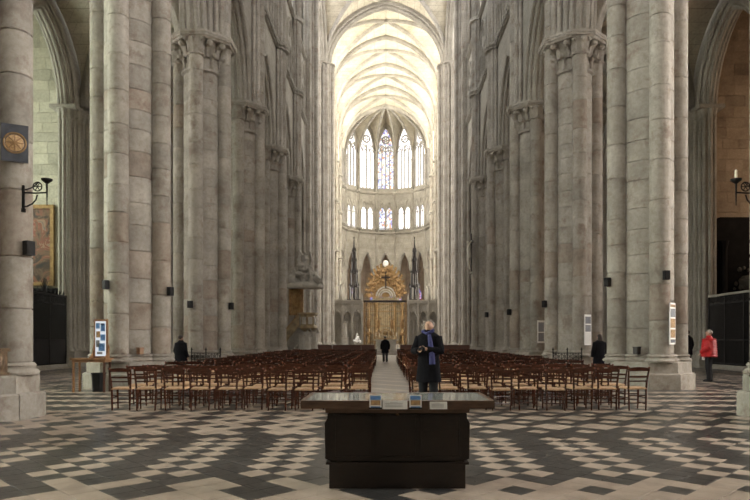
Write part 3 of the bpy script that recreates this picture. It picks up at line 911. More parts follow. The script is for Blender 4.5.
# ------------------------------------------------------------------ apse
NA = 7
ap = struct('wall_apse', 'polygonal apse of tall arches, triforium and clerestory')
AV = [Vector((7.3 * math.cos(k * PI / NA), APY + 7.3 * math.sin(k * PI / NA), 0)) for k in range(NA + 1)]
apc = struct('ceiling_apse', 'ribbed stone vault radiating over the apse')
for k in range(NA):
    a, b_ = AV[k], AV[k + 1]; mid = (a + b_) / 2; half = (b_ - a).length / 2
    nrm = Vector((mid.x, mid.y - APY, 0)).normalized()
    F = frame(mid, (b_ - a), nrm)
    hw, rise = half - .82, 2.4
    ohw, orise = arch_outer(hw, rise, .3)
    m = MB(); arch_sweep(m, F, 0, hw, 12.9, rise, [(-.45, .32), (-.45, .22), (-.36, .12), (-.28, .12), (-.2, 0), (.2, 0), (.28, .12), (.45, .22), (.45, .32)], 9); m.build('apse_arch', ST, ap, True)
    m = MB(); wall_open(m, F, -half, half, 12.9, 18.5, -.42, .42, [(0, ohw, None, 12.9, orise)], 7); m.build('spandrel', STW, ap)
    m = MB(); fbox(m, F, -half, half, -.55, .4, 18.5, 18.62); fbox(m, F, -half - .05, half + .05, -.72, .4, 18.62, 18.85); m.build('string_course', ST, ap)
    ops = [(s, .44, 19.3, 22.0, .85) for s in (-.58, .58)]
    m = MB(); wall_open(m, F, -half, half, 18.85, 24.9, -.35, .0, ops, 5)
    m.build('triforium_arcade', ST, ap)
    m = MB()
    for s in (-.58, .58):
        fbox(m, F, s - .03, s + .03, -.25, -.12, 19.3, 22.1)
        for q in (-.22, .22): arch_sweep(m, F, s + q, .22, 21.6, .34, [(-.25, .0), (-.25, -.05), (-.12, -.05), (-.12, 0)], 4)
        fring(m, F, s, 22.2, .16, -.2, .05, 10)
        arch_sweep(m, F, s, .50, 22.3, 1.5, [(-.35, .1), (-.48, .06), (-.48, -.04), (-.35, -.08)], 6)
    m.build('triforium_tracery', ST, ap)
    # balustrade of small arches below the lights
    m = MB()
    for i in range(9): fbox(m, F, -half + .15 + i * (2 * half - .3) / 8 - .03, -half + .15 + i * (2 * half - .3) / 8 + .03, -.68, -.60, 18.85, 19.35)
    fbox(m, F, -half, half, -.70, -.58, 19.35, 19.43); m.build('balustrade', ST, ap)
    WIN[0] += 1
    o = struct('window_%d' % WIN[0], 'glazed triforium pair in the apse')
    m = MB(); fbox(m, F, -half + .45, half - .45, .12, .16, 19.2, 23.2); m.build('glass', GL['apse_c'] if k == 3 else GL['apse'], o)
    m = MB(); fbox(m, F, -half, half, -.5, .4, 24.9, 25.05); fbox(m, F, -half - .04, half + .04, -.62, .4, 25.05, 25.3); m.build('upper_string_course', ST, ap)
    whw = half - .38
    m = MB(); wall_open(m, F, -half, half, 25.3, 38, -.25, .35, [(0, whw, 25.9, 32.4, 3.6)], 7); m.build('clerestory', ST, ap)
    window(F, 0, whw, 25.9, 32.4, 3.6, .1, GL['apse_c'] if k == 3 else GL['apse'], 4 if k == 3 else 4, 'stained axial window of the apse' if k == 3 else 'pale traceried window of the apse', .16)
    # vault severy
    apex = Vector((0, APY, SPR + RISE)); n1, n2 = 8, 8
    vs = []
    for i in range(n1 + 1):
        r = i / n1
        for j in range(n2 + 1):
            t = -1 + 2 * j / n2
            p = mid + (b_ - a) * (t / 2)
            base = Vector((0, APY, 0)).lerp(Vector((p.x, p.y, 0)) - nrm * .25, r)
            zr = SPR + RISE * gprof(r); zm = SPR + RISE - .55 * r * r
            vs.append((base.x, base.y, zr + (zm - zr) * gprof(t)))
    M = n2 + 1
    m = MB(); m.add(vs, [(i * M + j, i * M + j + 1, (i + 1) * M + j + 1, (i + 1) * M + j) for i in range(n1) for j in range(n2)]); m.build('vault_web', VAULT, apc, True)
for k, a in enumerate(AV):
    d = (a - Vector((0, APY, 0))).normalized()
    m = MB(); rows = []
    e = d; nn = Vector((-d.y, d.x, 0))
    pts = [Vector((0, APY, 0)) + d * (7.0 * math.sin(i / 10 * PI / 2)) + Vector((0, 0, SPR + RISE * gprof(math.sin(i / 10 * PI / 2)) - .12)) for i in range(11)]
    m.tube(pts, .17, 8); m.build('radiating_rib', ST, apc, True)
    if 0 < k < NA:
        t = thing('apse_column', 'slender pale column of the apse arcade behind the gilded glory', 'column', (a.x, a.y, 0), 0, 'slender columns of the apse arcade')
        m = MB().lathe([(.85, 0), (.85, .6), (.7, .7), (.58, .8), (.58, 12.0)], 18); m.build('column_shaft', ST, t, True)
        m = MB().lathe([(.58, 12.0), (.64, 12.05), (.6, 12.12), (.62, 12.4), (.78, 12.75), (.82, 12.78), (.82, 12.92)], 14); leaf_ring(m, .56, 12.2, .5, 8, .14); m.build('capital', ST, t, True)
        m = MB()
        q = -d * .45
        m.lathe([(.13, 12.9), (.13, SPR - .5), (.2, SPR - .1), (.22, SPR)], 10, q)
        for s in (-1, 1): m.lathe([(.08, 12.9), (.08, SPR - .4), (.13, SPR)], 8, q * .9 + nn * .2 * s)
        m.build('vault_colonette', ST, t, True)
m = MB().lathe([(.05, -.5), (.35, -.42), (.45, -.2), (.4, 0)], 14, (0, APY, SPR + RISE)); m.build('boss', ST, apc, True)
# ambulatory behind the apse
amb = struct('wall_ambulatory', 'shadowed ambulatory wall with stained chapel windows')
for k in range(NA):
    a, b_ = [Vector((15.6 * math.cos(q * PI / NA), APY + 13.5 * math.sin(q * PI / NA), 0)) for q in (k, k + 1)]
    mid = (a + b_) / 2; half = (b_ - a).length / 2
    F = frame(mid, b_ - a, Vector((mid.x, mid.y - APY, 0)))
    m = MB(); wall_open(m, F, -half, half, 0, 18.5, 0, .5, [(-1.6, 1.1, 3.0, 9.0, 2.0), (1.6, 1.1, 3.0, 9.0, 2.0)], 5); m.build('ambulatory_masonry', STB, amb)
    for s in (-1.6, 1.6): window(F, s, 1.1, 3.0, 9.0, 2.0, .25, GL['amb'], 2, 'blue and red stained window of the ambulatory')
m = MB()
vs = [(15.8 * math.cos(q * PI / NA), APY + 13.8 * math.sin(q * PI / NA), 17.6) for q in range(NA + 1)] + [(7.0 * math.cos(q * PI / NA), APY + 7.0 * math.sin(q * PI / NA), 17.6) for q in range(NA + 1)]
m.add(vs, [(q, q + 1, NA + 2 + q, NA + 1 + q) for q in range(NA)]); m.build('ambulatory_ceiling', STB, amb)
#==OBJECTS==
# ------------------------------------------------------------------ chairs
def chair_parts():
    """back towards -y, seat height .43, total .83; returns list (name, mesh)"""
    L = []
    for s in (-1, 1):
        m = MB().tube([(s * .165, -.17, 0), (s * .175, -.165, .43), (s * .187, -.185, .62), (s * .200, -.225, .815)], [.015, .019, .018, .015], 6)
        m.ball((s * .201, -.227, .835), .021, 8, 6)
        L.append(('back_post', m.mesh('back_post', CHAIRW, True)))
    for s in (-1, 1):
        m = MB().tube([(s * .19, .19, 0), (s * .198, .185, .30), (s * .20, .185, .445)], [.014, .019, .02], 6)
        L.append(('leg', m.mesh('leg', CHAIRW, True)))
    def rail(z, y, h, hw, arch):
        m = MB(); n = 8; vs = []
        for i in range(n + 1):
            t = -1 + 2 * i / n
            yy = y - .018 * (1 - t * t); top = z + h / 2 + arch * (1 - t * t); bot = z - h / 2
            vs += [(t * hw, yy - .009, bot), (t * hw, yy + .009, bot), (t * hw, yy + .009, top), (t * hw, yy - .009, top)]
        fs = [(i * 4 + k, i * 4 + (k + 1) % 4, i * 4 + 4 + (k + 1) % 4, i * 4 + 4 + k) for i in range(n) for k in range(4)] + [(3, 2, 1, 0), tuple(n * 4 + k for k in range(4))]
        return m.add(vs, fs).mesh('rail', CHAIRW)
    L.append(('top_rail', rail(.80, -.222, .055, .212, .022)))
    L.append(('middle_rail', rail(.66, -.195, .034, .185, .004)))
    L.append(('lower_rail', rail(.575, -.182, .024, .180, .0)))
    m = MB()
    P = [(.205, .205), (-.205, .205), (-.182, -.182), (.182, -.182)]
    m.prism(P, .415, .435); m.prism(P, .435, .452, [(x * .93, y * .93) for x, y in P])
    L.append(('seat', m.mesh('seat', RUSH)))
    m = MB()
    for z in (.16, .27): m.tube([(-.197, .187, z + .03), (.197, .187, z + .03)], .010, 6)
    L.append(('front_stretcher', m.mesh('front_stretcher', CHAIRW)))
    m = MB()
    for z in (.15, .29): m.tube([(-.168, -.167, z), (.168, -.167, z)], .011, 6)
    L.append(('rear_stretcher', m.mesh('rear_stretcher', CHAIRW)))
    for s in (-1, 1):
        for z in (.13, .25):
            m = MB().tube([(s * .168, -.167, z), (s * .197, .187, z)], .010, 6)
            L.append(('side_stretcher', m.mesh('side_stretcher', CHAIRW)))
    return L
CP = chair_parts()
def joined(names, nm, mat):
    m = MB()
    for n, me in CP:
        if n in names: m.add([v.co[:] for v in me.vertices], [tuple(p.vertices) for p in me.polygons])
    return m.mesh(nm, mat, True)
CP3 = [('seat', [me for n, me in CP if n == 'seat'][0]),
       ('backrest', joined(('back_post', 'top_rail', 'middle_rail', 'lower_rail'), 'backrest', CHAIRW)),
       ('leg_frame', joined(('leg', 'front_stretcher', 'rear_stretcher', 'side_stretcher'), 'leg_frame', CHAIRW))]
def chair(x, y, rz, lab, grp, full):
    t = thing('rush_chair', lab, 'chair', (x, y, 0), rz, grp)
    t.scale = (1, 1, .94 + rz * .25)
    for n, me in (CP if full else CP3): link(n, me, t)
rng = random.Random(11)
far = {-1: MB(), 1: MB()}
seatme, backme = CP3[0][1], CP3[1][1]
nch = 0
chairs = []
for r in range(30):
    y = 12.62 + r * .93
    a = .40 if r < 3 else .60
    for sg, n in ((-1, 10), (1, 9)):
        for k in range(n):
            x = sg * (a + .21 + k * .50) + rng.uniform(-.02, .02)
            if r > 24 and sg < 0 and k > 9: continue
            if r > 2 and rng.random() < .07: continue
            chairs.append((r, x, y + rng.uniform(-.13, .13) * (1 if r else .5) + (.12 if (r == 0 and k % 3 == 1) else 0), max(-.16, min(.16, rng.gauss(0, .09))), sg))
ORDS = 'first second third fourth fifth sixth seventh eighth ninth tenth eleventh twelfth thirteenth fourteenth fifteenth sixteenth seventeenth eighteenth nineteenth twentieth'.split()
seen = {}
for r, x, y, rz, sg in chairs:
    q = seen[(r, sg)] = seen.get((r, sg), 0) + 1
    side = 'pulpit' if sg < 0 else 'crucifix'
    if nch < 300:
        nch += 1
        lab = ('brown rush-seated chair, %s from the aisle in the rearmost row, %s side' % (ORDS[q - 1], side)) if r == 0 else \
            ('brown rush-seated chair, %s from the aisle in the %s row from the rear, %s side' % (ORDS[q - 1], ORDS[r], side))
        grp = 'rows of rush-seated chairs, %s side' % side
        chair(x, y, rz, lab, grp, r < 3)
    else:
        M = Matrix.Translation((x, y, 0)) @ Matrix.Rotation(rz, 4, 'Z') @ Matrix.Diagonal((1, 1, .94 + rz * .25, 1))
        for ci, (n, me) in enumerate(CP3):
            far[sg].cur = 1 if n == 'seat' else 0
            far[sg].add([M @ v.co for v in me.vertices], [tuple(p.vertices) for p in me.polygons])
for sg, side in ((-1, 'pulpit'), (1, 'crucifix')):
    o = far[sg].build('chair_block', [CHAIRW, RUSH])
    tag(o, 'dense far block of brown rush-seated chairs before the crossing, %s side' % side, 'chair', None, 'stuff')

# ------------------------------------------------------------------ information desk in the middle
t = thing('display_desk', 'dark oak display desk with a flat glazed top standing on the paving', 'desk', (.0, 6.2, 0)); t.scale = (.98, 1, 1)
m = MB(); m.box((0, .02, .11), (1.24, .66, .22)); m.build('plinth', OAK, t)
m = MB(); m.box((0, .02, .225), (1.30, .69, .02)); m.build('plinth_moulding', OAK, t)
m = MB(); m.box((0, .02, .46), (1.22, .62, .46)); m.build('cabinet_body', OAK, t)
for s in (-1, 1):
    m = MB(); poly = [(0, .24), (.05, .26), (.055, .58), (.03, .62), (.03, .66), (0, .68)]
    n = len(poly)
    m.add([(s * (.61 + a), -.27, z) for a, z in poly] + [(s * (.61 + a), .31, z) for a, z in poly], [tuple(range(n)), tuple(range(n, 2 * n))] + [(i, (i + 1) % n, n + (i + 1) % n, n + i) for i in range(n)])
    m.build('side_bracket', OAK, t)
for k in (-1, 0, 1):
    m = MB(); m.box((k * .40, -.297, .46), (.36, .012, .40)); p = m.build('front_panel', OAK, t)
    m = MB()
    for dx, dz, w, h in ((0, .185, .37, .02), (0, -.185, .37, .02), (-.175, 0, .02, .37), (.175, 0, .02, .37)): m.box((k * .40 + dx, -.305, .46 + dz), (w, .014, h))
    m.build('panel_moulding', OAK, p)
m = MB().lathe([(.012, 0), (.016, .006), (.008, .012)], 12); m.xf(Matrix.Translation((0, -.30, .655)) @ Matrix.Rotation(PI / 2, 4, 'X')); m.build('keyhole', GOLD, t)
m = MB()
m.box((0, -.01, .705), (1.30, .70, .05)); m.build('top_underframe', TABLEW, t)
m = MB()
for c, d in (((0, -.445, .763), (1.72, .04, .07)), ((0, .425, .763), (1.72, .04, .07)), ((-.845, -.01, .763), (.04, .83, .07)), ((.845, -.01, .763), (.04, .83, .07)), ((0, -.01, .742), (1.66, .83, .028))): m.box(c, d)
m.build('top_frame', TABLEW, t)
# sheets under the glass
m = MB(); m.box((0, -.01, .760), (1.65, .82, .004)); m.build('backing_sheet', plain('pale_backing', (.50, .49, .45), .6, 0, .1, 6, 0), t)
rng = random.Random(4)
for k in range(7):
    x = -.70 + k * .235
    m = MB(); m.box((0, 0, 0), (rng.uniform(.15, .21), rng.uniform(.26, .5), .003)); o = m.build('printed_sheet', (WHITE, OCHREP, WHITE, INK, WHITE, OCHREP, WHITE)[k], t); o.location = (x, rng.uniform(-.05, .1), .764)
gm, nt, bs = nodes_of('desk_glass'); bs.inputs['Base Color'].default_value = (.9, .95, .93, 1); bs.inputs['Roughness'].default_value = .06; bs.inputs['Transmission Weight'].default_value = 0.75; bs.inputs['IOR'].default_value = 1.45
m = MB(); m.box((0, -.01, .794), (1.65, .83, .006)); m.build('glass_top', gm, t)
# leaflets standing against the front edge
def leaflet(px, w, h, lab, pic):
    p = at(px, 409, 5.70)
    t = thing('leaflet', lab, 'leaflet', (p.x, 5.695, .728), 0, 'leaflets along the desk edge')
    t.rotation_euler = (-.22, 0, 0)
    m = MB(); m.box((0, 0, h / 2), (w, .006, h)); sh = m.build('sheet', WHITE, t)
    if pic == 1:
        m = MB(); m.box((0, -.004, h * .78), (w * .86, .003, h * .28)); m.build('blue_heading', BLUEP, sh)
        m = MB(); m.box((0, -.004, h * .45), (w * .80, .003, h * .34)); m.build('picture', OCHREP, sh)
        m = MB(); m.box((0, -.004, h * .14), (w * .8, .003, h * .10)); m.build('text_band', BLUEP, sh)
        m = MB(); m.box((0, -.012, h * .05), (w * 1.1, .02, h * .1)); m.build('holder_lip', BLACKBOX, t)
    else:
        for k in range(4):
            m = MB(); m.box((-w * .05, -.004, h * (.8 - .17 * k)), (w * (.7 if k else .3), .002, h * .035)); m.build('text_line', INK, sh)
        if pic == 2:
            m = MB(); m.box((0, .004, h / 2), (w * 1.18, .008, h * 1.12)); m.build('backing_board', TABLEW, t)
leaflet(375.5, .105, .125, 'white leaflet with blue heading and picture, beside the wide white sheet', 1)
leaflet(415.5, .105, .125, 'white leaflet with blue heading and picture, beside the brown-framed card', 1)
leaflet(395, .215, .075, 'wide white printed sheet lying between two blue-headed leaflets', 0)
leaflet(438.5, .15, .065, 'small white card on a brown board at the desk edge', 2)

# ------------------------------------------------------------------ people
def person(label, x, y, rz, H, coat, hair, trousers=TROUS, hem=.78, arms=None, head_tilt=0.0, puffy=False, coat_w=1.0, long_hair=False, hat=False):
    """faces local +y"""
    k = H / 1.75
    t = thing('person', label, 'person', (x, y, 0), rz)
    arms = arms or {-1: ((-.27, -.02, 1.14), (-.27, .08, .88)), 1: ((.27, -.02, 1.14), (.27, .08, .88))}
    V = []; E = []; Rr = []
    def add(p, r, par=None):
        V.append((p[0] * k, p[1] * k, p[2] * k)); Rr.append((r if isinstance(r, tuple) else (r, r)))
        if par is not None: E.append((par, len(V) - 1))
        return len(V) - 1
    pel = add((0, 0, .93), (.15, .11)); sp = add((0, 0, 1.15), (.13, .10), pel); ch = add((0, 0, 1.36), (.16, .11), sp)
    nk = add((0, .0, 1.50), .055, ch)
    def hd(p):
        q = Vector(p) - Vector((0, 0, 1.54)); q.rotate(Matrix.Rotation(head_tilt, 3, 'X')); return tuple(q + Vector((0, 0, 1.54)))
    h0 = add(hd((0, .02, 1.57)), .06, nk); h1 = add(hd((0, .02, 1.63)), (.075, .088), h0); h2 = add(hd((0, .01, 1.69)), (.072, .085), h1); add(hd((0, .0, 1.735)), .04, h2)
    add(hd((0, .115, 1.625)), .016, h1)                                        # nose
    for s in (-1, 1): add(hd((s * .085, .0, 1.635)), .018, h1)                 # ears
    for s in (-1, 1):
        sh = add((s * .17, 0, 1.42), .06, ch); el = add(arms[s][0], .042, sh); wr = add(arms[s][1], .028, el)
        d = (Vector(arms[s][1]) - Vector(arms[s][0])).normalized()
        pm = Vector(arms[s][1]) + d * .07; pa = add(tuple(pm), (.038, .02), wr)
        side = d.cross(Vector((0, 1, .3))).normalized()
        for f in range(4):
            b0 = pm + d * .035 + side * (.027 * (f - 1.5) / 1.5)
            i1 = add(tuple(b0), .010, pa); add(tuple(b0 + d * (.045, .055, .052, .038)[f] + Vector((0, .012, 0))), .007, i1)
        i1 = add(tuple(pm - d * .01 + side * s * -.04), .010, pa); add(tuple(pm + d * .03 + side * s * -.055), .008, i1)
        hp = add((s * .09, 0, .88), .085, pel); kn = add((s * .10, .02, .48), .055, hp); an = add((s * .10, -.02, .09), .038, kn); add((s * .115, .13, .035), .03, an)
    me = bpy.data.meshes.new('body'); me.from_pydata(V, E, []); me.materials.append(SKIN)
    o = link('body', me, t)
    md = o.modifiers.new('skin', 'SKIN'); md.use_smooth_shade = True
    for i, r in enumerate(Rr):
        me.skin_vertices[0].data[i].radius = (r[0] * k, r[1] * k)
        me.skin_vertices[0].data[i].use_root = (i == 0)
    o.modifiers.new('sub', 'SUBSURF').levels = 1; o.modifiers['sub'].render_levels = 1
    S = Matrix.Scale(k, 4)
    # coat: lofted trunk and sleeves
    m = MB(); z0, z1 = hem, 1.50
    rows = []
    N = 16 if puffy else 9
    for i in range(N):
        f = i / (N - 1); z = z0 + (1.44 - z0) * f
        rx = (.25 - .03 * math.sin(f * PI) - .03 * f) * coat_w; ry = (.165 - .02 * f) * coat_w
        if puffy: q = .018 * (i % 2); rx += q; ry += q
        rows.append((0, 0, z, rx, ry))
    rows += [(0, 0, 1.48, .17, .12), (0, 0, 1.53, .085, .085), (0, .005, 1.56, .075, .08)]
    m.loft(rows, 18)
    for s in (-1, 1):
        a, b2, c2 = Vector((s * .18, 0, 1.42)), Vector(arms[s][0]), Vector(arms[s][1])
        pts, rr = [], []
        for i in range(13):
            f = i / 12
            pts.append(a.lerp(b2, f * 2) if f < .5 else b2.lerp(c2, (f - .5) * 2)); rr.append((.085 - .03 * f) * coat_w + (.012 * (i % 2) if puffy else 0))
        m.tube(pts, rr, 10)
    m.xf(S); m.build('coat', coat, t, True)
    m = MB()
    for s in (-1, 1): m.tube([(s * .085, 0, .95), (s * .10, .01, .70), (s * .105, .02, .46), (s * .105, -.015, .2), (s * .107, -.01, .06)], [.125, .105, .085, .078, .075], 12)
    m.xf(S); m.build('trousers', trousers, t, True)
    for s in (-1, 1):
        m = MB().loft([(s * .11, .045, 0, .048, .135), (s * .11, .045, .035, .050, .135), (s * .11, .02, .07, .045, .10), (s * .108, -.02, .11, .04, .055)], 12); m.xf(S); m.build('shoe', SHOE, t, True)
    m = MB(); Mh = Matrix.Translation((0, 0, 1.54)) @ Matrix.Rotation(head_tilt, 4, 'X') @ Matrix.Translation((0, 0, -1.54))
    m.ball((0, -.012, 1.672), (.092, .104, .092), 14, 9); 
    m.v = [v if not (v[1] > .06 and v[2] < 1.69) else (v[0] * .8, .03, max(v[2], 1.66)) for v in m.v]
    if long_hair: m.loft([(0, -.04, 1.46, .085, .06), (0, -.035, 1.58, .10, .085), (0, -.02, 1.68, .085, .085)], 12)
    m.xf(Mh); m.xf(S); m.build('hair', hair, t, True)
    return t, k
p, k = person('man in long black coat with a blue scarf looking up in the central aisle', .69, 12.1, PI - .45, 1.70, COATB, HAIRG, hem=.58, head_tilt=.35, coat_w=1.02,
              arms={-1: ((-.27, .06, 1.16), (-.07, .25, 1.20)), 1: ((.27, .06, 1.16), (.09, .26, 1.17))})
m = MB()
m.tube([(-.09, .06, 1.53), (0, .11, 1.48), (.09, .06, 1.53), (.06, -.07, 1.55), (-.06, -.07, 1.55), (-.09, .06, 1.53)], .035, 8)
m.tube([(-.06, .12, 1.47), (-.11, .18, 1.3), (-.14, .19, 1.1), (-.15, .19, .92)], [.035, .045, .055, .06], 8)
m.xf(Matrix.Scale(k, 4)); m.build('scarf', SCARF, p, True)
c = thing('handheld_camera', 'small black camera held in the hands of the man looking up', 'camera', (0, 0, 0))
c.location = p.matrix_basis @ Vector((.01 * k, .31 * k, 1.20 * k)); c.rotation_euler = p.rotation_euler
m = MB(); m.box((0, 0, 0), (.12, .05, .075)); m.box((0, -.0, .045), (.05, .045, .02)); m.build('casing', BLACKBOX, c)
m = MB().lathe([(.03, 0), (.032, .05), (.028, .055)], 14); m.xf(Matrix.Translation((0, .02, 0)) @ Matrix.Rotation(-PI / 2, 4, 'X')); m.build('lens', BLACKBOX, c, True)
p, k = person('person in a red quilted jacket with grey hair standing in the side aisle', 10.35, 21.3, .95, 1.66, REDJ, HAIRG, hem=.84, puffy=True, coat_w=1.5,
              arms={-1: ((-.31, .0, 1.14), (-.20, .20, .98)), 1: ((.31, .0, 1.14), (.24, .14, .90))})
q = p.matrix_basis @ Vector((.26 * k, .20 * k, .84 * k))
o = MB().box((0, 0, 0), (.16, .006, .21)).build('paper_sheet', WHITE); o.location = q; o.rotation_euler = (.2, 0, PI / 2 + .3)
tag(o, 'white folded sheet held by the person in the red jacket', 'paper')
person('dark-haired person in black standing at the pulpit-side edge of the chairs', -7.1, 22.6, -.5, 1.50, COATB, HAIRD, hem=.60, coat_w=1.3)
person('dark-haired person in a black coat beside the poster pier, back turned', 7.2, 22.5, .2, 1.53, COATB, HAIRD, hem=.60, coat_w=1.1, long_hair=True)
person('person in dark clothes half hidden behind the pier beside the red jacket', 12.72, 28, .4, 1.76, COATB, HAIRD, hem=.72)
person('small dark figure walking far along the central aisle toward the altar', -.1, 40.7, .1, 1.58, COATB, HAIRD, hem=.62, coat_w=1.05)

# ------------------------------------------------------------------ information stand at the pulpit-side pier
t = thing('information_stand', 'wooden table carrying a lit information panel, in front of the pier', 'stand', (-7.66, 17.0, 0))
m = MB(); m.box((0, 0, .85), (.92, .46, .04)); m.box((0, 0, .80), (.84, .40, .07)); m.build('table_top', STANDW, t)
for sx in (-1, 1):
    for sy in (-1, 1):
        m = MB().box((sx * .39, sy * .17, .385), (.045, .045, .77)); m.build('leg', STANDW if sx < 0 else BENCHW, t)
m = MB(); m.box((.22, .05, 1.37), (.34, .07, 1.0)); m.build('panel_frame', STANDW, t)
scr = glow('lit_panel', .62, (.86, .92, 1.0))
m = MB(); m.box((.22, .012, 1.37), (.27, .012, .90)); lp = m.build('lit_panel', scr, t)
for x_, z_, w_, h_, mt in ((.15, 1.70, .10, .14, BLUEP), (.28, 1.66, .11, .20, BLUEP), (.16, 1.48, .10, .16, OCHREP), (.28, 1.40, .12, .16, BLUEP), (.15, 1.24, .09, .18, INK), (.25, 1.15, .16, .20, BLUEP), (.27, 1.74, .08, .05, INK), (.20, 1.0, .14, .06, INK)):
    m = MB(); m.box((x_, .003, z_), (w_, .006, h_)); m.build('printed_block', mt, lp)
for s in (-1, 1):
    m = MB(); poly = [(-.20, .87), (.08, .87), (.08, 1.22), (.05, 1.20), (-.02, 1.0), (-.12, .93), (-.20, .91)]
    n = len(poly); x0 = .22 + s * .19
    m.add([(x0 - .012, y, z) for y, z in poly] + [(x0 + .012, y, z) for y, z in poly], [tuple(range(n))[::-1], tuple(range(n, 2 * n))] + [(i, (i + 1) % n, n + (i + 1) % n, n + i) for i in range(n)])
    m.build('side_wing', STANDW, t)
t = thing('waste_bin', 'black metal bin under the lit information table', 'bin', (-7.52, 17.08, 0))
m = MB(); m.prism(octo(.13, .08), 0, .46, octo(.15, .09)); m.build('body', BLACKBOX, t)
m = MB(); m.prism(octo(.16, .10), .46, .49); m.build('rim', BLACKBOX, t)

# ------------------------------------------------------------------ things fixed on the piers
def shaft_pt(side, k, which, ang, off, z):
    x, y = side * AX, PY[k]
    if which == 'n': x -= side * D_SH
    else: y -= D_SH
    a = math.radians(ang)
    return Vector((x + math.cos(a) * (R_SH + off), y + math.sin(a) * (R_SH + off), z)), a
def speaker(side, k, which, ang, z, lab, s=1.0):
    p, a = shaft_pt(side, k, which, ang, .075 * s, z)
    t = thing('wall_speaker', lab, 'speaker', p, a + PI / 2, 'small black loudspeakers on the piers')
    m = MB(); m.box((0, 0, 0), (.15 * s, .12 * s, .24 * s)); m.box((0, .065 * s, 0), (.05, .06 * s, .1 * s)); cs_ = m.build('case', BLACKBOX, t)
    m = MB(); m.box((0, -.063 * s, 0), (.12 * s, .008, .20 * s)); m.build('grille', IRON, cs_)
speaker(-1, 1, 'n', -25, 2.88, 'black loudspeaker under the iron sconce and the gilded plaque')
speaker(-1, 2, 'f', -130, 2.80, 'black loudspeaker on the front shaft behind the information stand')
speaker(-1, 2, 'n', -25, 2.70, 'black loudspeaker on the nave shaft of the pier behind the information stand')
speaker(-1, 3, 'f', -110, 2.68, 'black loudspeaker on the front shaft behind the black-clad person', 1.1)
speaker(-1, 3, 'n', -25, 2.67, 'black loudspeaker on the nave shaft above the iron railing, pulpit side', 1.1)
speaker(1, 2, 'f', -85, 3.05, 'black loudspeaker on the front shaft of the pier by the red jacket')
speaker(1, 2, 'n', -155, 2.96, 'black loudspeaker on the nave shaft of the pier by the red jacket')
speaker(1, 3, 'n', -155, 2.75, 'black loudspeaker on the nave shaft above the iron railing, crucifix side', 1.1)
speaker(1, 4, 'n', -155, 2.75, 'black loudspeaker on the pier with the small framed notice', 1.2)
speaker(1, 5, 'n', -155, 2.9, 'black loudspeaker on the pier before the crucifix pier', 1.3)
def sconce(side, candle, lab):
    p, a = shaft_pt(side, 1, 'n', -35 if side < 0 else -145, .0, 3.55)
    t = thing('wall_sconce', lab, 'sconce', p, 0)
    d = Vector((-side, 0, 0))
    m = MB(); m.box((0, 0, .18), (.035, .035, .42)); m.box((0, 0, -.03), (.06, .05, .06)); m.build('back_plate', IRON, t)
    m = MB(); m.tube([(0, 0, .27), tuple(d * .20 + Vector((0, 0, .26))), tuple(d * .40 + Vector((0, 0, .27)))], .014, 6)
    m.tube([(0, 0, .03)] + [tuple(d * (.24 * math.sin(q)) + Vector((0, 0, .25 - .22 * math.cos(q)))) for q in (.3, .7, 1.1, 1.5)], .012, 6)
    m.tube([(0, 0, .31)] + [tuple(d * (.06 + .1 * q) + Vector((0, 0, .33 + .03 * q * q))) for q in (.4, .8, 1.2, 1.6, 2.0)], .010, 6)
    m.build('arm', IRON, t, True)
    m = MB(); F = frame(d * .24 + Vector((0, 0, 0)), d, (0, 1, 0))
    fring(m, F, 0, .37, .075, 0, .010, 16)
    for q in range(6): m.tube([F(0, 0, .37), F(.075 * math.cos(q * PI / 3), 0, .37 + .075 * math.sin(q * PI / 3))], .008, 5)
    m.build('scroll_rosette', IRON, t)
    m = MB(); m.tube([tuple(d * .40 + Vector((0, 0, .05))), tuple(d * .40 + Vector((0, 0, .44)))], [.006, .018], 6)
    m.lathe([(.02, .42), (.085, .47), (.09, .50), (.02, .49)], 14, d * .40); dish = m.build('candle_dish', IRON, t, True)
    if candle:
        m = MB(); m.lathe([(.022, .49), (.022, .64), (.005, .66)], 10, d * .40); m.build('candle', WAX, dish, True)
sconce(-1, False, 'scrolled wrought iron wall bracket with empty candle dish above the loudspeaker')
sconce(1, True, 'scrolled wrought iron wall bracket holding a pale candle')
p, a = shaft_pt(-1, 1, 'n', -62, .03, 4.62)
t = thing('round_plaque', 'square slate plaque with a gilded round emblem on the pier shaft', 'plaque', p, a + PI / 2)
m = MB(); m.box((0, 0, 0), (.40, .04, .62)); m.build('slate_panel', plain('slate', (.055, .06, .075), .5, 0, .3, 5, .1), t)
m = MB(); F = frame((0, -.022, 0), (1, 0, 0), (0, 1, 0)); fring(m, F, 0, 0, .165, 0, .016, 24); m.build('gilt_ring', GOLDW, t, True)
m = MB().lathe([(.14, 0), (.12, .012), (.02, .03)], 22); m.xf(Matrix.Translation((0, -.02, 0)) @ Matrix.Rotation(PI / 2, 4, 'X')); m.build('gilt_disc', OCHREP, t, True)
m = MB()
for q in range(8): m.tube([(0, -.05, 0), (.13 * math.cos(q * PI / 4), -.032, .13 * math.sin(q * PI / 4))], [.016, .006], 5)
m.build('sun_ray', GOLDW, t)
def poster(k, ang, z0, z1, w, lab, bands):
    p, a = shaft_pt(1, k, 'f', ang, .075, 0)
    t = thing('poster_board', lab, 'poster', p, a + PI / 2)
    h = z1 - z0
    m = MB(); m.box((0, 0, (z0 + z1) / 2), (w, .025, h)); bd = m.build('board', WHITE, t)
    for f0, f1, mat in bands:
        m = MB(); m.box((0, -.016, z0 + h * (f0 + f1) / 2), (w * .84, .008, h * (f1 - f0))); m.build('printed_panel', mat, bd)
    m = MB(); m.box((0, .04, (z0 + z1) / 2), (.05, .06, h * .8)); m.build('bracket', IRON, t)
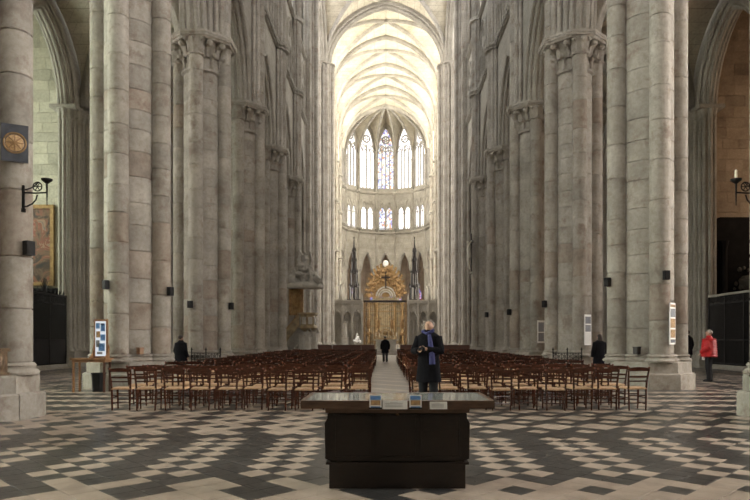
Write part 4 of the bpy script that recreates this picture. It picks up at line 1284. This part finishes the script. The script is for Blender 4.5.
poster(2, -50, 1.22, 2.32, .30, 'tall white poster with ochre pictures on the pier by the red jacket', [(.04, .12, INK), (.16, .36, OCHREP), (.40, .62, OCHREP), (.66, .86, INK), (.90, .96, OCHREP)])
poster(3, -52, 1.15, 2.3, .40, 'white poster with dark pictures on the pier behind the iron railing', [(.05, .4, WHITE), (.44, .66, INK), (.70, .93, INK)])
poster(4, -60, 1.2, 2.3, .44, 'dark framed notice on the pier before the far rows of chairs', [(.08, .45, INK), (.5, .92, INK)])
t = thing('alms_box', 'small brown wooden alms box at the foot of the pier by the information stand', 'box', (-6.78, 17.98, .95), -.6)
m = MB(); m.box((0, 0, .08), (.14, .12, .16)); m.build('box_body', STANDW, t)
m = MB(); m.box((0, 0, .17), (.16, .14, .025)); m.build('lid', STANDW, t)
t = thing('alms_box', 'small dark alms box at the foot of the pier by the red jacket', 'box', (6.75, 17.98, .95), .6)
m = MB(); m.box((0, 0, .09), (.16, .13, .18)); m.build('box_body', OAK, t)
m = MB(); m.box((0, 0, .19), (.18, .15, .025)); m.build('lid', OAK, t)
def railing(x0, x1, y, lab):
    t = thing('iron_railing', lab, 'railing', ((x0 + x1) / 2, y, 0)); L = x1 - x0
    m = MB()
    for z in (.12, .62, .86): m.box((0, 0, z), (L, .03, .03))
    m.build('rail', IRON, t)
    n = 11
    for i in range(n):
        x = -L / 2 + L * i / (n - 1); big = i % 5 == 0
        m = MB(); m.box((x, 0, .47 if big else .44), (.035 if big else .018, .03 if big else .018, .94 if big else .86)); po = m.build('post' if big else 'bar', IRON, t)
        if big: m = MB().lathe([(.012, .94), (.035, .98), (.03, 1.01), (.004, 1.08)], 8, (x, 0, 0)); m.build('finial', IRON, po, True)
    m = MB()
    for i in range(5): fring(m, frame((0, 0, 0), (1, 0, 0), (0, 1, 0)), -L / 2 + L * (i + .5) / 5, .74, .075, 0, .012, 12)
    m.build('scroll', IRON, t)
railing(-7.2, -6.15, 24.2, 'low black iron railing beside the chairs on the pulpit side')
railing(6.05, 7.1, 24.2, 'low black iron railing beside the chairs on the crucifix side')
# tomb at the entrance pier
t = thing('bronze_tomb', 'carved bronze tomb slab on squat supports before the plaque pier', 'tomb', (-6.63, 9.05, 0))
m = MB(); m.box((0, 0, .99), (1.60, 1.9, .34)); m.build('slab', BRONZE, t)
m = MB(); m.box((0, 0, 1.18), (1.66, 1.96, .05)); m.box((0, 0, .82), (1.64, 1.94, .04)); m.build('slab_moulding', BRONZE, t)
for sx in (-.6, .6):
    for sy in (-.75, 0, .75):
        m = MB().loft([(sx, sy, 0, .14, .18), (sx, sy, .1, .15, .2), (sx, sy, .4, .11, .16), (sx, sy, .6, .13, .18), (sx, sy, .8, .12, .15)], 10); m.build('support', STQ, t, True)
m = MB()
for i in range(9): m.ball((.80, -.8 + i * .2, .99), (.025, .07, .11), 8, 6)
m.build('carved_relief', BRONZE, t, True)

# ------------------------------------------------------------------ statues helper
def statue(m, x, y, z, h, lean=(0, 0), arms=True, face=-PI / 2, wing=False):
    s = h / 1.75
    R = lambda f: (x + lean[0] * f * s, y + lean[1] * f * s)
    rows = []
    for f, rx, ry in ((0, .28, .24), (.15, .26, .23), (.35, .22, .2), (.55, .2, .17), (.68, .17, .14), (.78, .2, .14), (.83, .15, .11), (.86, .06, .06), (.88, .055, .055)):
        c = R(f * 1.75); rows.append((c[0], c[1], z + f * h, rx * s, ry * s))
    m.loft(rows, 12)
    c = R(1.63); m.ball((c[0], c[1], z + .93 * h), (.085 * s, .095 * s, .12 * s), 10, 7)
    fx, fy = math.cos(face), math.sin(face)
    if arms:
        for sg in (-1, 1):
            ax, ay = -fy * sg, fx * sg; c = R(1.4)
            sh = Vector((c[0] + ax * .19 * s, c[1] + ay * .19 * s, z + 1.42 * s))
            el = sh + Vector((ax * .12 + fx * .08, ay * .12 + fy * .08, -.22 if sg < 0 else .05)) * s
            ha = el + Vector((fx * .22 - ax * .1, fy * .22 - ay * .1, .05 if sg < 0 else .26)) * s
            m.tube([sh, el, ha], [.075 * s, .06 * s, .04 * s], 8)
    if wing:
        for sg in (-1, 1):
            c = R(1.3); m.tube([(c[0], c[1] + .1, z + 1.3 * s), (c[0] + sg * .3 * s, c[1] + .18, z + 1.75 * s), (c[0] + sg * .42 * s, c[1] + .2, z + 1.2 * s), (c[0] + sg * .3 * s, c[1] + .2, z + .8 * s)], [.06 * s, .14 * s, .12 * s, .03 * s], 8)

# ------------------------------------------------------------------ pulpit
t = thing('pulpit', 'carved marble and gilded pulpit with curved canopy and angel group on the pier', 'pulpit', (-5.5, 46.2, 0))
m = MB(); m.prism(octo(.85, .4), 0, .35); m.prism(octo(.7, .33), .35, .55); m.build('base', STQ, t)
for dx, dy in ((-.42, -.1), (.02, -.42), (.45, -.05)):
    m = MB(); statue(m, dx, dy, .55, 1.65); m.build('supporting_figure', STQ, t, True)
m = MB().lathe([(.2, 1.9), (.55, 2.1), (.68, 2.2), (.68, 2.32), (.60, 2.36), (.60, 3.05), (.66, 3.1), (.72, 3.16), (.72, 3.26), (.55, 3.26)], 8); tub = m.build('tub', GOLDM, t)
m = MB()
for q in range(8):
    a = (q + .5) * PI / 4
    m.box((.57 * math.cos(a), .57 * math.sin(a), 2.7), (.04, .30, .5), a)
m.build('tub_panel', STQ, tub)
m = MB(); m.add([(-1.75, -.25, .9), (-.55, -.35, 2.35), (-.55, -.35, 3.2), (-1.75, -.25, 1.75), (-1.75, -.15, .9), (-.55, -.22, 2.35), (-.55, -.22, 3.2), (-1.75, -.15, 1.75)],
    [(0, 1, 2, 3), (7, 6, 5, 4), (0, 4, 5, 1), (3, 2, 6, 7), (0, 3, 7, 4), (1, 5, 6, 2)]); m.build('stair_parapet', GOLDM, t)
m = MB(); m.tube([(-1.78, -.2, 1.78), (-.55, -.28, 3.24)], .05, 8); m.build('handrail', GOLDW, t)
m = MB()
for i in range(8): m.box((-1.7 + i * .16, .12, .5 + i * .19), (.24, .6, 1.0 + i * .02))
m.build('stair', STQ, t)
m = MB(); m.box((-.85, .25, 4.05), (1.0, .14, 1.9)); m.build('back_panel', GOLDW, t)
m = MB()
for i in range(6): m.tube([(-1.30 + i * .10, .14, 5.0), (-1.22 + i * .13, .12, 4.4), (-1.05 + i * .10, .13, 3.8), (-1.25 + i * .16, .12, 3.2)], [.06, .07, .06, .05], 6)
m.build('carved_drapery', GOLD, t, True)
m = MB(); m.prism([(-1.45, .5), (-1.45, -.55), (-.3, -1.0), (.75, -.75), (1.05, .1), (.6, .6)], 4.95, 5.05, [(-1.5, .55), (-1.5, -.6), (-.3, -1.08), (.82, -.8), (1.12, .1), (.65, .65)])
m.prism([(-1.5, .55), (-1.5, -.6), (-.3, -1.08), (.82, -.8), (1.12, .1), (.65, .65)], 5.05, 5.22); m.prism([(-1.3, .45), (-1.3, -.45), (-.3, -.85), (.6, -.6), (.85, .05), (.45, .45)], 5.22, 5.4, [(-1.1, .35), (-1.1, -.3), (-.3, -.6), (.4, -.4), (.6, .05), (.3, .3)])
cano = m.build('canopy', STQ, t)
m = MB(); statue(m, -.35, -.1, 5.7, 1.85, (.1, 0), True, 0, True); m.build('angel_figure', STQ, cano, True)
m = MB(); rr = random.Random(2)
for i in range(34):
    x = rr.uniform(-1.2, .8); m.ball((x, rr.uniform(-.4, .25), 5.42 + rr.uniform(0, 1.3) * (1 - abs(x + .3) / 1.15)), (rr.uniform(.2, .36), rr.uniform(.16, .28), rr.uniform(.16, .32)), 8, 6)
m.build('cloud_group', STQ, cano, True)
m = MB(); statue(m, -1.0, -.25, 5.35, 1.1, (.1, 0)); statue(m, .35, -.3, 5.35, 1.25, (-.25, 0)); m.build('cherub', STQ, cano, True)
m = MB(); m.tube([(-.55, -.25, 7.15), (-.2, -.3, 7.3), (.35, -.3, 7.55)], [.03, .035, .02], 6); m.build('trumpet', STQ, t)

# ------------------------------------------------------------------ crucifix on the opposite pier
t = thing('crucifix', 'pale carved crucifix projecting from the pier opposite the pulpit', 'crucifix', (6.05, 47.4, 6.2))
m = MB(); m.box((.04, 0, 1.35), (.10, .16, 2.9)); m.box((.04, 0, 2.15), (.10, 1.7, .16)); m.build('cross', OAK, t)
m = MB()
m.tube([(-.08, 0, .25), (-.10, 0, .6), (-.20, .03, .98), (-.12, 0, 1.3), (-.16, 0, 1.65), (-.13, 0, 1.95), (-.16, 0, 2.05)], [.05, .075, .10, .125, .15, .13, .06], 10)
m.ball((-.22, -.02, 2.17), (.09, .09, .125), 10, 7)
for s in (-1, 1): m.tube([(-.14, s * .12, 1.92), (-.13, s * .45, 2.05), (-.06, s * .76, 2.18)], [.06, .05, .035], 8)
m.loft([(-.13, 0, 1.1, .15, .17), (-.13, 0, 1.3, .16, .17), (-.13, 0, 1.42, .14, .15)], 10)
m.build('christ_figure', WHITE if False else stone('pale_carving', (.5, .47, .4), (.6, .57, .5), (.68, .65, .58)), t, True)
m = MB(); m.box((.0, 0, 0), (.26, .30, .12)); m.build('bracket', STQ, t)

# ------------------------------------------------------------------ benches and crossing altar
for k, (x, y, L) in enumerate(((-5.2, 50, 2.1), (-3.0, 50, 2.1), (-1.75, 51.6, 1.6), (1.9, 51.6, 1.6), (3.0, 50, 2.1), (5.25, 50, 2.0))):
    t = thing('pew', 'long brown panelled pew before the crossing, %s, %s side' % (('nearest the pier', 'in the middle', 'nearest the aisle')[k if k < 3 else 5 - k], 'pulpit' if x < 0 else 'crucifix'), 'pew', (x, y, 0), 0, 'panelled pews before the crossing, %s side' % ('pulpit' if x < 0 else 'crucifix'))
    m = MB(); m.box((0, 0, .52), (L, .05, .86)); bp = m.build('back_panel', BENCHW, t)
    m = MB(); m.box((0, -.0, .97), (L + .06, .12, .05)); m.build('top_rail', BENCHW, t)
    m = MB(); m.box((0, .24, .43), (L, .42, .04)); m.build('seat', BENCHW, t)
    for s in (-1, 1): m = MB(); m.box((s * L / 2, .2, .46), (.05, .5, .92)); m.build('bench_end', BENCHW, t)
    for i in range(4): m = MB(); m.box((-L / 2 + L * (i + .5) / 4, -.03, .52), (L / 4 - .12, .02, .6)); m.build('raised_panel', BENCHW, bp)
t = thing('crossing_altar', 'stone altar table with white cloth at the crossing', 'altar', (0, 62, 0))
m = MB(); m.box((0, 0, .1), (6.5, 4, .2)); m.box((0, .2, .28), (4.5, 2.6, .16)); m.build('altar_step', TG, t)
m = MB(); m.box((0, 0, .85), (1.9, .9, .98)); m.build('altar_body', STQ, t)
m = MB(); m.box((0, 0, 1.38), (2.3, 1.1, .10)); m.build('altar_slab', ST, t)
for i, x in enumerate((-.95, -.65, .65, .95)):
    c = thing('candlestick', 'gilt candlestick with white candle, %s on the crossing altar, %s side' % ('outermost' if abs(x) > .8 else 'innermost', 'pulpit' if x < 0 else 'crucifix'), 'candlestick', (x, 62, 1.43), 0, 'candlesticks on the crossing altar')
    m = MB().lathe([(.09, 0), (.10, .03), (.02, .07), (.02, .25), (.06, .28), (.02, .30)], 12); m.build('stem', GOLD, c, True)
    m = MB().lathe([(.022, .29), (.022, .62), (.003, .66)], 10); m.build('candle', WAX, c, True)
for px, lab in ((357, 'pulpit'),):
    p = at(px, 340, 66)
    c = thing('flower_vase', 'large white flower arrangement on a stand near the choir screen, %s side' % lab, 'flowers', (p.x, 66, 0))
    m = MB().lathe([(.3, 0), (.32, .1), (.12, .2), (.12, .9), (.28, 1.05), (.3, 1.15)], 12); m.build('stand', STQ, c, True)
    m = MB(); rr = random.Random(px)
    for i in range(28): m.ball((rr.gauss(0, .16), rr.gauss(0, .16), 1.2 + abs(rr.gauss(0, .25))), rr.uniform(.06, .11), 6, 5)
    m.build('blossom', WHITE, c, True)

# ------------------------------------------------------------------ choir screen, gate, glory
def screen(x0, x1, lab):
    t = thing('choir_screen', lab, 'screen', ((x0 + x1) / 2, 72.4, 0)); L = x1 - x0
    F = frame((0, 0, 0), (1, 0, 0), (0, 1, 0))
    m = MB(); m.box((0, .1, .45), (L, .8, .9)); m.build('screen_base', ST, t)
    n = 3; w = L / n
    ops = [(-L / 2 + w * (i + .5), w * .40, 1.1, 3.6, .95) for i in range(n)]
    m = MB(); wall_open(m, F, -L / 2, L / 2, .9, 5.4, -.22, .02, ops, 5); ba = m.build('blind_arcade', ST, t)
    m = MB(); m.box((0, .16, 3.1), (L, .24, 4.5)); m.build('screen_back', ST, t)
    for cs, hw, *_ in ops:
        m = MB(); m.tube([F(cs, -.10, 1.1), F(cs, -.10, 3.5)], .06, 8)
        for q in (-1, 1): arch_sweep(m, F, cs + q * hw / 2, hw / 2, 3.3, .5, [(-.16, .0), (-.16, -.07), (-.03, -.07), (-.03, 0)], 5)
        fring(m, F, cs, 3.95, .17, -.1, .05, 12); m.build('screen_tracery', ST, ba)
        m = MB(); arch_sweep(m, F, cs, hw, 3.6, .95, [(-.22, .14), (-.30, .10), (-.30, .02), (-.22, -.03)], 7); m.build('hood_mould', ST, ba, True)
    for i in range(n + 1):
        x = -L / 2 + w * i; m = MB(); m.prism([(x + a, -.30 + b) for a, b in ((-.1, .1), (.1, .1), (.1, -.1), (-.1, -.1))], .9, 5.4); m.lathe([(.13, 5.4), (.11, 5.9), (.02, 6.5)], 4, (x, -.28, 0)); m.build('buttress', ST, t)
    m = MB(); m.box((0, 0, 5.5), (L + .1, .8, .2)); m.box((0, 0, 5.68), (L + .2, .95, .16)); m.build('cornice', ST, t)
    return t
screen(-5.85, -2.62, 'pale stone choir screen with three blind pointed arches, pulpit side')
screen(2.45, 5.68, 'pale stone choir screen with three blind pointed arches, crucifix side')
for px, h, lab in ((333, 1.5, 'outer finial figure on the choir screen, pulpit side'), (340.5, 1.9, 'inner finial figure on the choir screen, pulpit side'), (429, 1.9, 'inner finial figure on the choir screen, crucifix side'), (436.5, 1.5, 'outer finial figure on the choir screen, crucifix side')):
    p = at(px, 300, 72.4)
    t = thing('screen_statue', 'small dark ' + lab, 'statue', (p.x, 72.4, 5.76), 0, 'figures standing on the choir screens')
    m = MB(); statue(m, 0, 0, .25, h - .25); m.build('figure', STQ, t, True)
    m = MB(); m.box((0, 0, .125), (.5, .5, .25)); m.build('pedestal', STQ, t)
for px, lab in ((345, 'pulpit'), (424, 'crucifix')):
    p = at(px, 340, 71.0)
    t = thing('pedestal_statue', 'pale saint statue on a grey pedestal before the choir screen, %s side' % lab, 'statue', (p.x, 71.0, 0))
    m = MB(); m.box((0, 0, .1), (.9, .9, .2)); m.box((0, 0, .9), (.7, .7, 1.4)); m.box((0, 0, 1.65), (.85, .85, .12)); m.build('pedestal', STQ, t)
    m = MB(); statue(m, 0, 0, 1.71, 1.7); m.build('figure', ST, t, True)
t = thing('choir_gate', 'gilded wrought iron choir gate filling the gap between the stone screens', 'gate', (-.085, 72.4, 0))
Wg = 2.34
m = MB()
for z in (.15, 1.2, 2.9, 4.5, 5.3): m.box((0, 0, z), (2 * Wg, .07, .09))
m.build('rail', GOLD, t)
m = MB(); m.box((0, 0, 5.62), (2 * Wg, .3, .22)); m.build('overthrow_beam', OAK, t)
m = MB()
for i in range(21):
    x = -Wg + .06 + i * (2 * Wg - .12) / 20; m.tube([(x, 0, .1), (x, 0, 5.5)], .020, 5)
m.build('bar', IRON, t)
for x in (-Wg + .08, -1.15, 1.15, Wg - .08):
    m = MB(); m.box((x, 0, 2.8), (.16, .16, 5.6)); m.build('gate_post', GOLD, t)
m = MB(); rr = random.Random(9)
F = frame((0, -.06, 0), (1, 0, 0), (0, 1, 0))
for x in (-1.85, -.75, .75, 1.85):
    for z, r in ((.68, .32), (2.05, .42), (3.7, .45), (4.9, .26)):
        for q in (-1, 1):
            fring(m, F, x + q * r * .5, z, r * .42, 0, .035, 12, 5, 0, PI * 1.6); fring(m, F, x + q * r * .5, z + r * .5, r * .24, 0, .03, 10, 5)
m.build('scrollwork', GOLD, t, True)
m = MB()
for x in (-1.85, -.75, .75, 1.85): m.ball((x, -.08, 3.1), (.22, .08, .55), 10, 8); m.ball((x, -.08, 2.05), (.25, .08, .2), 10, 8)
m.build('gilt_cartouche', GOLDW, t, True)
m = MB(); arch_sweep(m, F, 0, .75, 1.6, .9, [(-.1, .12), (-.14, .0), (.0, 0)], 8); m.ball((0, -.08, 2.15), (.28, .1, .25), 10, 8); m.box((0, -.05, 1.5), (1.6, .1, .16)); m.build('sanctuary_emblem', GOLD, t, True)
# stalls' spires
for px, lab in ((354, 'pulpit'), (414.5, 'crucifix')):
    p = at(px, 300, 75)
    t = thing('stall_spire', 'tall dark oak openwork spire of the choir stalls, %s side' % lab, 'spire', (p.x, 75, 0))
    m = MB(); m.box((0, 0, 3.0), (1.5, 1.2, 6.0)); m.build('stall_end', OAK, t)
    z = 6.0
    for h, r in ((1.5, .50), (1.5, .36), (1.3, .25), (1.1, .16)):
        m = MB()
        for q in range(8):
            a = q * PI / 4; m.box((r * math.cos(a), r * math.sin(a), z + h / 2), (.12, .12, h), a)
            m.lathe([(.07, z + h), (.09, z + h + .1), (.0, z + h + .5)], 5, (r * 1.1 * math.cos(a), r * 1.1 * math.sin(a), 0))
        m.lathe([(r * 1.15, z + h - .12), (r * 1.2, z + h), (r * .8, z + h + .15)], 8); m.lathe([(r * .35, z), (r * .3, z + h)], 8); m.build('spire_tier', OAK, t)
        z += h
    m = MB().lathe([(.14, z), (.09, z + .7), (.04, z + 1.5), (.10, z + 1.55), (.02, z + 1.75)], 8); m.build('spire_tip', OAK, t)
# high altar with glory
t = thing('high_altar', 'gilded high altar with columns and retable deep in the choir', 'altar', (0, 95.2, 0))
m = MB(); m.box((0, -1.0, .2), (6, 3.4, .4)); m.box((0, -.6, .6), (5, 2.4, .4)); m.build('altar_step', TG, t)
m = MB(); m.box((0, -.3, 1.4), (3.4, 1.2, 1.2)); m.box((0, -.3, 2.05), (3.7, 1.4, .12)); m.build('altar_table', GOLDM, t)
m = MB(); m.box((0, .5, 3.9), (5.4, .6, 6.2)); m.box((0, .45, 7.05), (5.9, .9, .25)); m.build('retable', GOLDM, t)
for x in (-2.4, -1.3, 1.3, 2.4):
    m = MB().lathe([(.3, .9), (.3, 1.3), (.22, 1.4), (.2, 6.2), (.32, 6.6), (.34, 6.95)], 12, (x, 0, 0)); m.build('altar_column', GOLD, t, True)
g = thing('gilded_glory', 'gilded sunburst glory of clouds and rays rising above the high altar', 'sculpture', (0, 95.6, 7.35))
m = MB()
for i in range(34):
    a = PI * (i + .5) / 34; L = 4.4 if i % 2 else 3.7
    d = Vector((math.cos(a) * .70, 0, math.sin(a) * 1.12)); n = Vector((-math.sin(a), 0, math.cos(a)))
    w = .10 + .1 * (i % 2)
    c0 = Vector((0, 0, .3))
    m.add([c0 + n * .02 + Vector((0, -.08, 0)), c0 - n * .02 + Vector((0, -.08, 0)), c0 + d * L - n * w + Vector((0, -.05, 0)), c0 + d * L + n * w + Vector((0, -.05, 0)),
           c0 + n * .02 + Vector((0, .08, 0)), c0 - n * .02 + Vector((0, .08, 0)), c0 + d * L - n * w + Vector((0, .05, 0)), c0 + d * L + n * w + Vector((0, .05, 0))],
          [(0, 1, 2, 3), (7, 6, 5, 4), (0, 3, 7, 4), (1, 5, 6, 2), (2, 6, 7, 3)])
m.build('ray', GOLD, g)
m = MB(); rr = random.Random(6)
for i in range(120):
    a = rr.uniform(0, PI); r = rr.uniform(.55, 1.0)
    m.ball((math.cos(a) * 2.75 * r * (1 - .35 * max(0, math.sin(a)) ** 2), rr.uniform(-.35, .1), .2 + math.sin(a) * 4.5 * r), (rr.uniform(.18, .42), .22, rr.uniform(.16, .34)), 8, 6)
m.build('cloud', GOLDW, g, True)
m = MB(); F = frame((0, -.3, 0), (1, 0, 0), (0, 1, 0))
for r in (.7, 1.0, 1.35): fring(m, F, 0, .35, r, 0, .11, 18, 6, 0, PI)
m.build('halo', STQ, g, True)
m = MB(); m.box((0, -.45, 2.7), (.16, .12, 2.4)); m.box((0, -.45, 3.1), (1.3, .12, .16)); m.build('cross', OAK, g)
m = MB(); m.ball((0, -.2, 5.1), (.42, .12, .5), 12, 8); m.build('pale_star', WHITE, g, True)
m = MB(); m.box((0, 0, .05), (3.2, .5, .35)); m.build('glory_base', GOLDM, g)

# ------------------------------------------------------------------ chapel furniture
def grille(sg, lab, railmat):
    t = thing('chapel_grille', lab, 'grille', (sg * (OX - .02), 29.6, .2))
    L = 4.75
    m = MB()
    for z in (.08, 1.15, 2.85): m.box((0, 0, z), (.06, L, .07))
    m.build('rail', IRON, t)
    m = MB(); m.box((0, 0, 3.25), (.12, L, .10)); m.build('top_rail', railmat, t)
    m = MB(); n = 52
    for i in range(n): m.box((0, -L / 2 + L * (i + .5) / n, 1.6), (.03, .035, 3.2))
    m.build('bar', IRON, t)
    m = MB(); m.box((.02, 0, .62), (.02, L, 1.0)); m.build('lower_panel', IRON, t)
    for q in (-1, -.34, .34, 1):
        m = MB(); m.box((0, q * (L / 2 - .05), 1.65), (.10, .10, 3.3)); m.build('post', IRON, t)
    m = MB()
    F = frame((0, 0, 0), (0, 1, 0), (1, 0, 0))
    for i in range(12): fring(m, F, -L / 2 + L * (i + .5) / 12, 3.03, .13, 0, .02, 10, 5)
    if sg < 0:
        for i in range(12): m.lathe([(.02, 3.3), (.05, 3.36), (.0, 3.55)], 5, (0, -L / 2 + L * (i + .5) / 12, 0))
        for i in range(9): m.tube([(0, .4, 3.3), (0, .4 + .42 * math.cos(PI * (i + .5) / 9), 3.35 + .62 * math.sin(PI * (i + .5) / 9))], [.03, .015], 5)
    m.build('cresting', IRON, t)
grille(-1, 'tall black iron chapel grille with fan cresting below the painting', IRON)
grille(1, 'tall black iron chapel grille with pale top rail, beyond the red jacket', ST)
# painting
pm, nt, bs = nodes_of('oil_painting')
tc = nt.nodes.new('ShaderNodeTexCoord'); n1 = noise(nt, 1.3, 3, .6, tc.outputs['Object']); n1.inputs['Distortion'].default_value = 1.6
r = ramp(nt, [(.30, (.02, .014, .012)), (.42, (.06, .03, .016)), (.50, (.15, .085, .045)), (.56, (.20, .05, .028)), (.62, (.28, .18, .11)), (.70, (.04, .055, .09))])
nt.links.new(n1.outputs['Fac'], r.inputs['Fac']); nt.links.new(r.outputs['Color'], bs.inputs['Base Color']); bs.inputs['Roughness'].default_value = .4
t = thing('framed_painting', 'tall dark religious painting in a gilded frame on the chapel wall', 'painting', (-17.72, 32.82, 4.05))
m = MB(); m.box((0, 0, 2.0), (2.0, .04, 3.8)); m.build('canvas', pm, t)
m = MB()
for c_, d_ in (((0, -.04, 3.92), (2.36, .14, .18)), ((0, -.04, .08), (2.36, .14, .18)), ((-1.09, -.04, 2.0), (.18, .14, 3.7)), ((1.09, -.04, 2.0), (.18, .14, 3.7))): m.box(c_, d_)
m.build('gilt_frame', GOLD, t)
t = thing('added_altar_backing', 'added dark wood backing in altar form, for the shade behind the grille', 'altar', (-18.4, 32.35, .2))  # invented woodwork: covers the lit chapel so it reads dark behind the grille
m = MB(); m.box((0, 0, .6), (4.0, .9, 1.2)); m.box((0, 0, 1.24), (4.3, 1.05, .1)); m.build('altar_table', OAK, t)
m = MB(); m.box((.1, .3, 2.3), (4.6, .25, 2.8)); m.box((.1, .25, 3.62), (4.8, .4, .14)); m.build('retable', VOIDW, t)
t = thing('dark_altarpiece', 'tall near-black wooden altarpiece with rounded shoulders and carved urn, in the chapel', 'altarpiece', (18.7, 32.4, .2))
P = [(-2.78, 0), (2.78, 0), (2.78, 6.7), (2.6, 7.05), (2.3, 7.2), (-2.3, 7.2), (-2.6, 7.05), (-2.78, 6.7)]
m = MB(); n = len(P); m.add([(x, .1, z) for x, z in P] + [(x, .4, z) for x, z in P], [tuple(range(n)), tuple(range(n, 2 * n))[::-1]] + [(i, (i + 1) % n, n + (i + 1) % n, n + i) for i in range(n)]); m.build('panel', VOIDW, t)
m = MB(); m.box((0, -.35, .6), (4.4, .9, 1.2)); m.build('altar_table', VOIDW, t)
for x in (-2.2, 2.2): m = MB().lathe([(.22, 0), (.22, .4), (.16, .5), (.15, 5.6), (.24, 6.0)], 12, (x, -.05, 0)); m.build('column', VOIDW, t, True)
m = MB(); rr = random.Random(8)
m.lathe([(.3, 3.3), (.2, 3.4), (.15, 3.55), (.4, 3.8), (.45, 4.1), (.25, 4.3)], 12, (-1.0, -.05, 0))
for i in range(26): m.ball((-1.0 + rr.gauss(0, .4), -.05 + rr.uniform(-.1, .1), 4.2 + rr.uniform(-.6, .5)), rr.uniform(.08, .16), 6, 5)
m.build('carved_urn', plain('dull_gilding', (.06, .05, .04), .6, .2), t, True)
m = MB(); m.box((0, -.05, 3.2), (5.2, .35, .12)); m.build('shelf', VOIDW, t)
